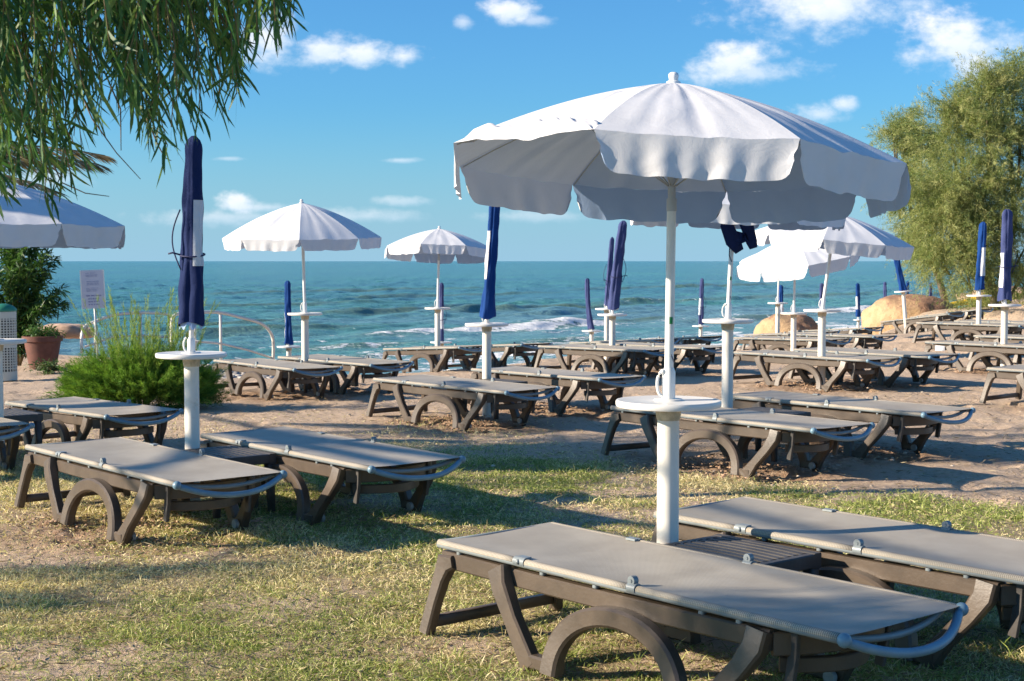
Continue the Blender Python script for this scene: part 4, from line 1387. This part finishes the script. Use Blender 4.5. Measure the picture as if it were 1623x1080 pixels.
d2 = norm(np.stack([np.cos(ang) * .35 * rad + .0, np.sin(ang) * .3 * rad, np.ones(n2_)], -1) + rs.normal(0, .14, (n2_, 3)))
pp.append(plumes(rs, b2, d2, rs.uniform(.35, .72, n2_), 80, .045, .006, [(.20, .30, .06), (.30, .36, .10), (.24, .33, .08)], .03, .28, 0, .016))
# skirt on the ground
n3_ = 260
ang = rs.uniform(0, 2 * math.pi, n3_)
b3 = np.stack([np.cos(ang) * rs.uniform(.3, .72, n3_), np.sin(ang) * rs.uniform(.2, .5, n3_), rs.uniform(.02, .12, n3_)], -1)
d3 = norm(np.stack([np.cos(ang), np.sin(ang), rs.uniform(.1, .6, n3_)], -1))
pp.append(plumes(rs, b3, d3, rs.uniform(.15, .36, n3_), 70, .04, .006, [(.05, .13, .02), (.10, .20, .04)], .15, .5, 0, .03))
add_leaf_obj('foliage', pp, M['feather'], root)
b = MB()
for i in range(9):
    a = i * .7
    b.tube([(0.05 * math.cos(a), .05 * math.sin(a), -.05), (.16 * math.cos(a), .12 * math.sin(a), .25), (.3 * math.cos(a), .22 * math.sin(a), .5)], lambda t_: .014 * (1 - .6 * t_), 6)
b.build('stem', M['bark'], root)
tag(root, 'bright green feathery bush below the handrail, left of the navy closed parasol', 'bush')

# ------------------------------------------------------------------ oleander growing in the pot
def leafy_shrub(name, loc, rad, hgt, n, ln, wd, stops, seed, label, cat, bare=.35, grp=None, zoff=0.0):
    rs = np.random.RandomState(seed)
    root = empty(name, loc)
    nst = 34
    pts = []; st_ = MB()
    for i in range(nst):
        a = rs.uniform(0, 2 * math.pi); r_ = rad * math.sqrt(rs.rand())
        top = Vector((r_ * math.cos(a), r_ * .8 * math.sin(a), hgt * (1 - .5 * (r_ / rad) ** 2) * rs.uniform(.65, 1)))
        p0 = Vector((.05 * math.cos(a), .05 * math.sin(a), zoff))
        mid_ = p0.lerp(top, .5) + Vector((-.05 * math.cos(a), 0, .12 * hgt))
        path = [p0.lerp(mid_, q * 2) if q < .5 else mid_.lerp(top, q * 2 - 1) for q in np.linspace(0, 1, 9)]
        st_.tube(path, lambda t_: .008 * (1 - .7 * t_), 5)
        for q in np.linspace(bare, 1, max(n // nst, 4)):
            f = q * 8; k_ = min(int(f), 7)
            pts.append((path[k_].lerp(path[k_ + 1], f - k_), (path[k_ + 1] - path[k_]).normalized()))
    st_.build('stem', M['twig'], root)
    P = np.array([tuple(p_[0]) for p_ in pts]) + rs.normal(0, .035, (len(pts), 3)); T = np.array([tuple(p_[1]) for p_ in pts])
    D = norm(T * .6 + rs.normal(0, .6, T.shape))
    N = norm(np.cross(D, rs.normal(0, 1, T.shape)))
    parts = [leaf_quads(P, D, N, ln * rs.uniform(.7, 1.3, len(P)), wd * rs.uniform(.7, 1.2, len(P)), np.clip(tone(rs, len(P), stops), .004, 1), 3, .25)]
    add_leaf_obj('foliage', parts, M['leaf'], root)
    tag(root, label, cat, grp)
    return root
st = [(.02, .055, .012), (.035, .09, .018), (.06, .13, .025), (.10, .18, .04)]
pg = ground(px_, pz_)
leafy_shrub('oleander', (px_ - .55, pz_ + .5, pg + .0), .82, 2.6, 8500, .14, .022, st, 5, 'dark glossy oleander rising behind the terracotta pot at the left', 'shrub', .12)
leafy_shrub('potted_plant', (px_, pz_, pg + .43), .32, .22, 1100, .06, .016, [(.05, .12, .03), (.09, .17, .05)], 6, 'low green plant filling the terracotta pot', 'plant', .1)
leafy_shrub('ground_shrub', (px_ + .35, pz_ - .8, pg), .35, .16, 700, .06, .014, [(.04, .10, .03), (.10, .14, .05)], 7, 'low weedy plant at the foot of the terracotta pot', 'plant', .05)

# ------------------------------------------------------------------ tamarisk trees on the right
def tamarisk(loc, lobes, seed, label, trunk_pts, stops, dens=1.0):
    rs = np.random.RandomState(seed)
    root = empty('tamarisk_tree', loc)
    tr = MB()
    for (pth, r0) in trunk_pts:
        tr.tube(pth, lambda t_, r0=r0: r0 * (1 - .6 * t_), 9)
    parts = []
    for (c, rd, up, cnt) in lobes:
        cnt = int(cnt * dens * 1.4)
        # boughs inside the lobe, sprays on the boughs
        nb = max(6, cnt // 22)
        d = norm(rs.normal(0, 1, (nb, 3)) + np.array([0, -.25, .35 * up]))
        cen = np.array(c)[None] + d * np.array(rd)[None] * rs.uniform(.35, 1.05, (nb, 1))
        bt = tone(rs, nb, stops, .15)
        tr_n = max(2, nb // 6)
        for q in range(tr_n):
            e = cen[q]
            tr.tube([tuple(np.array(c) * .75 + np.array([0, 0, -.2])), tuple((np.array(c) + e) / 2 + np.array([0, 0, .1])), tuple(e + d[q] * .25)], lambda t_: .035 * (1 - .7 * t_), 5)
        per = cnt // nb
        B = np.repeat(cen, per, 0) + rs.normal(0, .17, (nb * per, 3)) * (np.array(rd) / max(rd))
        Dd = norm(np.repeat(d, per, 0) * .9 + rs.normal(0, .5, B.shape) + np.array([0, 0, .35 + .3 * up]))
        Ln = rs.uniform(.35, .85, len(B))
        if up > .9:
            tall = rs.rand(len(B)) < .22
            Ln = np.where(tall, rs.uniform(.8, 1.35, len(B)), Ln)
            Dd = np.where(tall[:, None], norm(Dd * np.array([.5, .5, .3]) + np.array([-.05, 0, .8])), Dd)
        V, Q, C = plumes(rs, B, Dd, Ln, 46, .085, .014, stops, .32, .62, .1, .075)
        parts.append((V, Q, C))
    add_leaf_obj('crown', parts, M['feather'], root)
    tr.build('trunk', M['bark'], root)
    tag(root, label, 'tree', 'feathery tamarisk trees at the right')
    return root
tst = [(.20, .25, .085), (.31, .34, .13), (.42, .41, .18), (.13, .185, .065), (.27, .31, .11)]
tx, tz_ = XP(1578, 39), 39.0
tg_ = ground(tx, tz_)
def LB(px, py, z, rx, ry, up=1, n=170):
    if up > .9: py += 26
    return ((XP(px, z) - tx, z - tz_, ZA(py, z) - tg_), (rx, .8, ry), up, n)
lobes = [LB(1560, 150, 39, .75, .75, 1.4, 300), LB(1600, 130, 39.3, .7, .8, 1.4, 240), LB(1505, 170, 39, .6, .5, 1.5, 170), LB(1500, 225, 39, .75, .6, .8, 260), LB(1560, 230, 38.5, .9, .7, .8, 380), LB(1620, 230, 38.7, .9, .8, .6, 300),
         LB(1530, 300, 38.3, .9, .7, .1, 420), LB(1590, 320, 38.3, .9, .8, .1, 400), LB(1485, 310, 38.6, .6, .7, 0, 240), LB(1500, 370, 38.3, .6, .65, -.5, 300), LB(1550, 385, 38.3, .7, .7, -.4, 320), LB(1610, 400, 38.5, .8, .7, -.3, 300),
         LB(1480, 400, 38.6, .45, .5, -.9, 150), LB(1525, 430, 38.3, .5, .4, -.6, 130), LB(1660, 300, 39, 1.0, 1.2, .4, 300), LB(1700, 200, 39.4, 1.0, 1.0, 1, 200), LB(1610, 445, 38.8, .6, .3, 0, 90)]
tamarisk((tx, tz_, tg_), lobes, 17, 'tall feathery olive green tamarisk with drooping sprays at the right edge', [
    ([(.1, .2, -.2), (.0, .1, .5), (-.35, 0, 1.2), (-.5, 0, 2.2), (-.3, 0, 3.6)], .15), ([(.2, .2, -.2), (.3, .1, 1.0), (.5, .1, 2.4), (.3, 0, 4.4)], .13), ([(.1, .1, .3), (-.6, -.1, .9), (-1.2, -.2, 2.2)], .09)], tst)
tx, tz_ = XP(1440, 43), 44.0
tg2 = .25
lobes = [LB(1415, 200, 44, .55, .45, 1.4, 150), LB(1445, 240, 44, .7, .6, .9, 220), LB(1425, 290, 44, .6, .7, .2, 200), LB(1460, 310, 44, .6, .7, 0, 220), LB(1455, 370, 43.6, .5, .6, -.5, 170), LB(1478, 350, 43.8, .5, .8, -.2, 160), LB(1470, 250, 44, .6, .7, .8, 160)]
lobes = [((c[0], c[1], c[2] + tg_ - tg2), r_, u_, n_) for (c, r_, u_, n_) in lobes]
tg_ = tg2
lobes = [((c[0], c[1], c[2]), r_, u_, n_) for (c, r_, u_, n_) in lobes]
tamarisk((tx, tz_, tg2), lobes, 19, 'smaller tamarisk crown left of the tall one, just behind the big canopy', [([(1.6, .3, -.5), (1.2, .2, .8), (.5, .1, 2.0), (.2, 0, 3.2)], .12)], tst)
# low greenery on the bank
rs = np.random.RandomState(77)
n = 420
bxs = rs.uniform(12.2, 17, n); bys = rs.uniform(41, 47, n)
gz = base(bxs, bys)
bases = np.stack([bxs, bys, gz], -1)
dd = norm(rs.normal(0, .5, (n, 3)) + np.array([0, 0, 1.0]))
V, Q, C = plumes(rs, bases, dd, rs.uniform(.12, .4, n), 26, .10, .02, [(.10, .14, .03), (.20, .24, .06), (.26, .24, .09)], .2, .5, 0, .06)
tag(add_leaf_obj('bank_scrub', [(V, Q, C)], M['feather']), 'low green ground cover on the bank under the tamarisk', 'ground cover', None, 'stuff')

# yellow kayak on the bank
kz = 42.2
kx = XP(1537, kz)
root = empty('kayak', (kx, kz, ZA(476, kz)))
m_y = simple('yellow_hull', (.75, .47, .01), .4, 6, .08)
Vv = []; Ff = []
nn, kk = 22, 16
for i in range(nn + 1):
    u = -1 + 2 * i / nn
    wd_ = .26 * (1 - abs(u) ** 2.6) + .004; hh_ = .11 * (1 - abs(u) ** 3) + .004
    for j in range(kk):
        a = 2 * math.pi * j / kk
        z_ = hh_ * math.sin(a)
        if math.sin(a) > 0: z_ *= .45
        if abs(u) < .35 and math.sin(a) > .5: z_ -= .05
        Vv.append((u * .72, wd_ * math.cos(a), z_ + .10 * u * u))
for i in range(nn):
    for j in range(kk):
        Ff.append((i * kk + j, i * kk + (j + 1) % kk, (i + 1) * kk + (j + 1) % kk, (i + 1) * kk + j))
Ff.append(tuple(range(kk))[::-1]); Ff.append(tuple(nn * kk + j for j in range(kk)))
MB().add(Vv, Ff).build('hull', m_y, root)
b = MB(); b.lathe([(.05, 0), (.055, .012), (.04, .02)], 16, (0, 0, .03)); b.build('hatch', M['dark'], root)
root.rotation_euler = (0, R(-14), R(12))
tag(root, 'small bright yellow kayak lying on the green bank behind the posts', 'kayak')

# ------------------------------------------------------------------ eucalyptus leaning in from the left
def eucalyptus(loc, label, twigs, seed, boughs, stops, leaf=.115, nleaf=20):
    """twigs: array of (start xyz, end xyz) in world space"""
    rs = np.random.RandomState(seed)
    root = empty('eucalyptus_tree', loc)
    L0_ = np.array(loc)
    tr = MB()
    for pth, r0, r1 in boughs:
        tr.tube([tuple(np.array(q) - L0_) for q in pth], lambda t_, r0=r0, r1=r1: r0 + (r1 - r0) * t_, 9)
    tr.build('trunk', M['bark'], root)
    tw = MB()
    P = []; D = []; S_ = []
    for (a, e) in twigs:
        a = np.array(a); e = np.array(e)
        L = np.linalg.norm(e - a)
        side = rs.normal(0, .06, 3) * L
        pts = []
        for t_ in np.linspace(0, 1, 7):
            pts.append(a * (1 - t_) + e * t_ + side * math.sin(math.pi * t_) + np.array([0, 0, .10 * L]) * math.sin(math.pi * t_))
        tw.tube([tuple(q - L0_) for q in pts], lambda t_: .0026 * (1 - .55 * t_), 4)
        pts = np.array(pts)
        for i in range(nleaf):
            t_ = min(.12 + .9 * (i + rs.rand()) / nleaf, .999)
            f = t_ * 6; k_ = int(f)
            q = pts[k_] * (1 - (f - k_)) + pts[k_ + 1] * (f - k_)
            tg = pts[k_ + 1] - pts[k_]; tg = tg / np.linalg.norm(tg)
            P.append(q - L0_)
            dv = tg * .45 + rs.normal(0, .42, 3) + np.array([.10, 0, -.55])
            D.append(dv / np.linalg.norm(dv)); S_.append(t_)
    tw.build('twigs', M['twig'], root)
    P = np.array(P); D = np.array(D)
    N = norm(np.cross(D, rs.normal(0, 1, P.shape)))
    ln = leaf * rs.uniform(.55, 1.25, len(P)); wd = .0098 * rs.uniform(.6, 1.25, len(P)) * leaf / .115
    parts = [leaf_quads(P, D, N, ln, wd, np.clip(tone(rs, len(P), stops), .004, 1), 4, .16, rs.normal(0, .22, len(P)))]
    add_leaf_obj('crown', parts, M['leaf'], root)
    tag(root, label, 'tree')
    return root

rs = np.random.RandomState(101)
env = np.array([(-500, 330), (-60, 320), (0, 318), (40, 330), (75, 335), (110, 322), (135, 290), (155, 215), (175, 165), (195, 160), (215, 190), (240, 238), (270, 250), (300, 212), (340, 205), (375, 180), (395, 120), (420, 70), (455, 62), (480, 40), (500, 10)])
tw = []
for i in range(455):
    px = rs.uniform(-60, 470) if i < 395 else rs.uniform(-450, 0)
    z = rs.uniform(3.1, 4.3)
    ye = np.interp(px, env[:, 0], env[:, 1])
    # end heights are spread between the fringe and well above the picture
    u = rs.rand() ** 1.15
    py = ye - 16 - u * (ye + 150)
    ex, ez = XP(px, z), ZA(py, z)
    L = rs.uniform(.28, .6)
    tilt_ = rs.uniform(-.02, .38)
    st_ = (ex - L * math.sin(tilt_), z + rs.normal(0, .10), ez + L * math.cos(tilt_))
    tw.append((st_, (ex, z, ez)))
# a few single long whips with few leaves
est = [(.035, .09, .035), (.055, .14, .045), (.08, .19, .05), (.14, .25, .06), (.07, .15, .05), (.24, .32, .08)]
boughs = [([(-3.6, 3.6, -.1), (-3.5, 3.6, 1.4), (-3.1, 3.6, 2.4), (-2.3, 3.6, 2.9), (-1.3, 3.65, 2.85), (-.7, 3.6, 2.6)], .15, .02),
          ([(-3.4, 3.6, 2.0), (-2.8, 4.0, 2.8), (-1.8, 4.1, 3.0), (-.9, 4.0, 2.8)], .09, .015), ([(-3.1, 3.6, 2.4), (-2.3, 3.2, 2.8), (-1.4, 3.2, 2.75), (-.8, 3.2, 2.5)], .07, .012),
          ([(-3.5, 3.6, 1.8), (-3.4, 3.2, 3.0), (-3.0, 2.8, 4.0)], .10, .02)]
# link boughs to the hanging twigs with finer branches
for i in range(34):
    a = tw[i * 13][0]
    s_ = boughs[i % 3][0][2 + i % 2]
    boughs.append(([s_, ((s_[0] + a[0]) / 2, (s_[1] + a[1]) / 2, max(s_[2], a[2]) + .12), a], .012, .003))
# upper crown out of the picture
for i in range(24):
    c = (rs.normal(-2.6, .6), rs.normal(3.2, .5), rs.uniform(2.7, 3.6))
    tw.append((c, (c[0] + rs.normal(.1, .15), c[1] + rs.normal(0, .15), c[2] - rs.uniform(.4, .8))))
# bare dangling twigs
for (px, py, qx, qy) in [(150, 190, 225, 285), (195, 175, 195, 240), (215, 165, 250, 210), (100, 290, 175, 312), (255, 235, 274, 256)]:
    boughs.append(([(XP(px - 25, 4), 4, ZA(py - 60, 4)), (XP(px, 4), 4, ZA(py, 4)), (XP((px + qx) / 2, 4), 4, ZA((py + qy) / 2 + 6, 4)), (XP(qx, 4), 4, ZA(qy, 4))], .0025, .001))
eucalyptus((-3.6, 3.6, 0), 'eucalyptus whose drooping leafy twigs hang in from the upper left corner', tw, 5, boughs, est, leaf=.078, nleaf=30)

# a second eucalyptus farther left: only its shade reaches the picture
def crown_twigs(rs, lobes):
    out = []
    for (c, r_, n) in lobes:
        for i in range(n):
            d = rs.normal(0, .5, 3) * np.array(r_)
            a = np.array(c) + d
            out.append((tuple(a), tuple(a + np.array([rs.normal(0, .15), rs.normal(0, .15), -rs.uniform(.4, .8)]))))
    return out
rs = np.random.RandomState(303)
SH = sd
def up_sun(x, y, h):
    """centre of a lobe at height h whose shadow falls at ground point x, y"""
    k_ = h / sd.z
    return (x + sd.x * k_, y + sd.y * k_, h)
SHADE = [(2.9, 11.9, 4.6, (1.0, .7, .4), 40), (4.2, 12.7, 5.0, (1.2, .8, .5), 50), (4.6, 10.9, 4.9, (1.0, .35, .3), 18), (3.4, 9.7, 4.7, (.8, .25, .2), 12),
         (2.1, 4.85, 3.4, (.55, .26, .2), 46), (3.0, 4.6, 3.8, (.6, .3, .25), 46), (.5, 10.0, 4.4, (1.1, .34, .25), 30), (-1.1, 7.15, 3.4, (.7, .16, .15), 20), (-2.05, 6.35, 2.9, (.45, .28, .2), 44),
         (.2, 13.2, 4.2, (1.2, .3, .2), 12), (-1.5, 12.8, 3.8, (1.3, .5, .3), 16), (-4.6, 16.5, 3.2, (1.0, .8, .3), 30)]
tw = crown_twigs(rs, [(up_sun(a, b_, h), r_, n_) for (a, b_, h, r_, n_) in SHADE])
cx_ = -8.2
boughs = [([(cx_, 9.5, -.1), (cx_ + .1, 9.5, 1.8), (cx_ + .3, 9.6, 3.2), (cx_ + .2, 9.6, 4.6)], .2, .06)]
for (a, b_, h, r_, n_) in SHADE:
    q = up_sun(a, b_, h)
    boughs.append(([(cx_ + .3, 9.6, 2.6), ((cx_ + q[0]) / 2, (9.6 + q[1]) / 2, max(3.2, q[2] - .3)), q], .06, .012))
eucalyptus((cx_, 9.5, 0), 'eucalyptus standing out of view to the left, its dappled shade falling across the sand', tw, 6, boughs, est, leaf=.15, nleaf=16)

# ------------------------------------------------------------------ palm with dry fronds at the left
rs = np.random.RandomState(55)
pz = 11.6
root = empty('palm_tree', (-5.75, pz, 0))
tr = MB()
tr.tube([(0, 0, -.1), (.03, 0, .9), (0, 0, 2.1)], lambda t_: .17 - .02 * t_, 14)
for i in range(17): tr.lathe([(.165, 0), (.19, .05), (.16, .09)], 14, (0.02, 0, .1 + i * .115))
tr.build('trunk', M['bark'], root)
def frond(name, az, L, rise_, drop, stops, seed):
    rs = np.random.RandomState(seed)
    ca, sa = math.cos(az), math.sin(az)
    mid_ = [np.array((ca * L * u, sa * L * u, 2.1 + rise_ * u - drop * u * u)) for u in np.linspace(0, 1, 15)]
    f = MB(); f.tube([tuple(q) for q in mid_], lambda t_: .014 * (1 - .8 * t_) + .002, 6)
    o = f.build(name, M['twig'], root)
    n = 150
    u = np.linspace(.12, 1, n)
    c = np.stack([np.interp(u, np.linspace(0, 1, 15), [q[i] for q in mid_]) for i in range(3)], -1)
    P = np.concatenate([c, c])
    sd_ = np.repeat([1, -1], n)[:, None]
    T = np.array([ca, sa, -.25])
    Nn = np.array([-sa, ca, 0])
    D = norm(T * .85 + Nn * sd_ * .5 + np.array([0, 0, -.05]) + rs.normal(0, .07, P.shape))
    N = norm(np.cross(D, np.array([0, 0, 1.0]) + rs.normal(0, .4, P.shape)))
    ln = .38 * np.concatenate([np.sin(u * 2.6 + .3), np.sin(u * 2.6 + .3)]) * rs.uniform(.85, 1.15, 2 * n)
    add_leaf_obj('leaflets', [leaf_quads(P, D, N, np.abs(ln) + .05, np.full(2 * n, .014), np.clip(tone(rs, 2 * n, stops), .01, 1), 3, .2)], M['leaf'], o)
dry = [(.20, .14, .075), (.30, .23, .12), (.15, .12, .06)]
grn = [(.04, .08, .02), (.08, .12, .04)]
k_ = 0
for az, L, r_, d_, st_ in [(.05, 2.5, .75, .62, dry), (-.2, 2.35, .65, .75, dry), (.35, 2.5, .95, .7, dry), (1.2, 1.9, 1.0, .9, grn), (2.2, 1.9, .9, 1.1, grn), (3.2, 1.9, .9, 1.2, grn), (4.2, 1.9, 1.0, 1.0, grn), (5.2, 1.8, .8, 1.1, dry), (-.05, 1.9, 1.4, .9, grn)]:
    frond('frond', az, L, r_, d_, st_, 60 + k_); k_ += 1
tag(root, 'palm whose dry brown frond reaches in above the parasol at the left edge', 'palm tree')

# ------------------------------------------------------------------ grass
rs = np.random.RandomState(9)
def scatter_grass(n, y0, y1, ln, wd, dens_fn, stops_g, stops_d, gtint, seed, flat=.9):
    rs = np.random.RandomState(seed)
    y = y0 + (y1 - y0) * rs.rand(n)
    kx_ = rs.uniform(-.50, .55, n)
    x = kx_ * (y + .4)
    # uniform over area: thin by width
    keep = rs.rand(n) < (y / y1)
    x, y = x[keep], y[keep]
    cl = fbm(x * 6 + seed, y * 6, 3) * 2.6 + fbm(x * 1.6, y * 1.6, 2) * .8 + .12
    keep = rs.rand(len(x)) < np.clip(dens_fn(x, y) * (1.0 + cl), 0, 1)
    x, y = x[keep], y[keep]
    # tufts: pull blades towards clump centres
    z = base(x, y) + (fbm(x * 2.2, y * 2.2, 3) * .05 + fbm(x * 9, y * 9, 4, .6) * .022) * .5 - .016
    m_ = len(x)
    P = np.stack([x, y, z], -1)
    gm = fbm(x * .8 + 20, y * .8, 3) + .28 * fbm(x * 4, y * 4, 2) + gtint(x, y)
    green = rs.rand(m_) < np.clip(.21 + gm * 2.4, .04, .86)
    D = norm(rs.normal(0, 1, (m_, 3)) * np.array([1, 1, .25]) * flat + np.array([0, 0, 1.0]) * rs.uniform(.15, 1.25, m_)[:, None])
    D[:, 2] = np.abs(D[:, 2])
    N = norm(np.cross(D, rs.normal(0, 1, P.shape)))
    col = np.where(green[:, None], tone(rs, m_, stops_g), tone(rs, m_, stops_d))
    L = ln * rs.uniform(.4, 1.5, m_) * np.clip(1 + fbm(x * 4 + 31, y * 4, 3) * 1.6, .35, 1.8)
    return leaf_quads(P, D, N, L, wd * rs.uniform(.6, 1.3, m_), np.clip(col, .01, 1), 2, .35)
gs = [(.13, .19, .04), (.26, .32, .075), (.40, .44, .14), (.52, .53, .23)]
ds_ = [(.72, .61, .34), (.84, .75, .46), (.50, .38, .21), (.80, .72, .42)]
def gt(x, y):
    return .22 * lerp_s(-1.0, 1.2, x) + .25 * np.exp(-((x + 1.4) ** 2 + (y - 8.3) ** 2) / .9) - .18 * lerp_s(10, 12, y) - .12 * lerp_s(-1.5, -2.6, x)
parts = [scatter_grass(860000, 2.4, 7.0, .038, .0030, grass_amount, gs, ds_, gt, 1),
         scatter_grass(740000, 7.0, 12.2, .042, .0048, grass_amount, gs, ds_, gt, 2),
         scatter_grass(115000, 12.2, 16.5, .04, .007, grass_amount, gs, ds_, gt, 3)]
tag(add_leaf_obj('grass', parts, M['blade']), 'short patchy lawn of green and straw coloured grass in the foreground', 'grass', None, 'stuff')
# taller seeding sprigs, mostly along the lawn's edge
def edge_d(x, y): return np.clip(grass_amount(x, y) * (1.1 + fbm(x * 3 + 8, y * 3, 2) * 3), 0, 1) * .9
parts = [scatter_grass(55000, 3.0, 11.5, .075, .0030, edge_d, [(.17, .24, .05), (.26, .30, .08)], [(.50, .44, .22), (.60, .52, .28)], gt, 4, .45)]
tag(add_leaf_obj('grass_sprigs', parts, M['blade']), 'taller thin grass sprigs standing out of the lawn', 'grass', None, 'stuff')
# straw, twigs and dead leaves lying about
n = 42000
y = 3.5 + 14 * rs.rand(n) ** 1.3; x = rs.uniform(-.4, .4, n) * y
z = base(x, y) + (fbm(x * 2.2, y * 2.2, 3) * .05 + fbm(x * 9, y * 9, 4, .6) * .022) * .5 - .002
a = rs.uniform(0, 2 * math.pi, n)
D = norm(np.stack([np.cos(a), np.sin(a), rs.normal(0, .12, n)], -1)); N = norm(np.cross(D, rs.normal(0, .3, (n, 3)) + np.array([0, 0, 1.0])))
V, Q, C = leaf_quads(np.stack([x, y, z], -1), D, N, rs.uniform(.02, .08, n), rs.uniform(.002, .009, n), np.clip(tone(rs, n, [(.42, .33, .20), (.20, .12, .06), (.55, .47, .30), (.12, .08, .05)]), .01, 1), 2, -.05)
tag(add_leaf_obj('ground_litter', [(V, Q, C)], M['blade']), 'dry straw, twigs and dead leaves strewn over the ground', 'litter', None, 'stuff')

# pebbles on the beach below and small stones on the sand
def stones(n, fx, smin, smax, seed, name, label, mats):
    rs = np.random.RandomState(seed)
    x, y = fx(rs, n)
    z = base(x, y)
    s = np.exp(rs.uniform(np.log(smin), np.log(smax), n))
    # low octa-like stone, 6 verts 8 tris subdivided by jitter
    dirs_ = np.array([(1, 0, 0), (.5, .85, 0), (-.5, .85, 0), (-1, 0, 0), (-.5, -.85, 0), (.5, -.85, 0)], float)
    ring = dirs_[None] * (1 + rs.normal(0, .14, (n, 6, 1)))
    V = np.zeros((n, 13, 3))
    V[:, :6] = ring + np.array([0, 0, .0]); V[:, 6:12] = ring * .72 + np.array([0, 0, .42]); V[:, 12] = (0, 0, .58)
    V *= s[:, None, None]
    V += np.stack([x, y, z - s * .08], -1)[:, None]
    f = []
    for j in range(6):
        k2 = (j + 1) % 6
        f += [(j, k2, 6 + k2), (j, 6 + k2, 6 + j), (6 + j, 6 + k2, 12)]
    f = np.array(f)
    Q = (f[None] + np.arange(n)[:, None, None] * 13).reshape(-1, 3)
    C = np.repeat(np.clip(tone(rs, n, mats, .2), .02, .9), 13, 0)
    me = mesh_np(name, V.reshape(-1, 3), Q, {'tone': C})
    tag(link(name, me, M['stone'], None), label, 'pebbles', None, 'stuff')
m, t, p = newmat('stone')
t.l.new(t.new('ShaderNodeAttribute', attribute_name='tone').outputs['Color'], p.inputs['Base Color']); p.inputs['Roughness'].default_value = .85
M['stone'] = m
def beachpts(rs, n):
    x = rs.uniform(-9, 12, n); return x, crest(x) + rs.uniform(2.6, 15, n)
stones(14000, beachpts, .025, .11, 4, 'pebbles', 'grey and tan pebbles covering the lower beach', [(.30, .27, .24), (.46, .42, .36), (.18, .17, .17), (.55, .50, .43)])
def sandpts(rs, n):
    y = rs.uniform(9.5, 23, n); return rs.uniform(-.25, .38, n) * y, y
stones(420, sandpts, .006, .022, 5, 'small_stones', 'small stones scattered on the sand between the loungers', [(.42, .34, .26), (.55, .46, .36), (.30, .22, .16)])
def clods(rs, n):
    xs_, ys_ = [], []
    for k in ('L3', 'L9', 'L9b', 'L10', 'L7', 'L3b', 'L15', 'L2'):
        ax, ay, g1, g2, th = LOUNGERS[k]
        c, s_ = math.cos(R(th)), math.sin(R(th))
        for t_, q in ((.62, 0), (1.35, 0), (1.0, .3), (.62, .6), (1.35, .6)):
            px, py = ax + c * t_ - s_ * q, ay + s_ * t_ + c * q
            xs_.append(px + rs.normal(0, .16, n // 40)); ys_.append(py + rs.normal(0, .12, n // 40))
    return np.concatenate(xs_), np.concatenate(ys_)
nn_ = 2600
rsx = np.random.RandomState(6); xx_, _ = clods(rsx, nn_)
stones(len(xx_), lambda rs, n: clods(rs, nn_), .004, .018, 6, 'sand_clods', 'crumbly reddish sand clods kicked up round the lounger feet', [(.36, .22, .13), (.46, .31, .20), (.28, .17, .10)])
print('objects', len(bpy.data.objects))
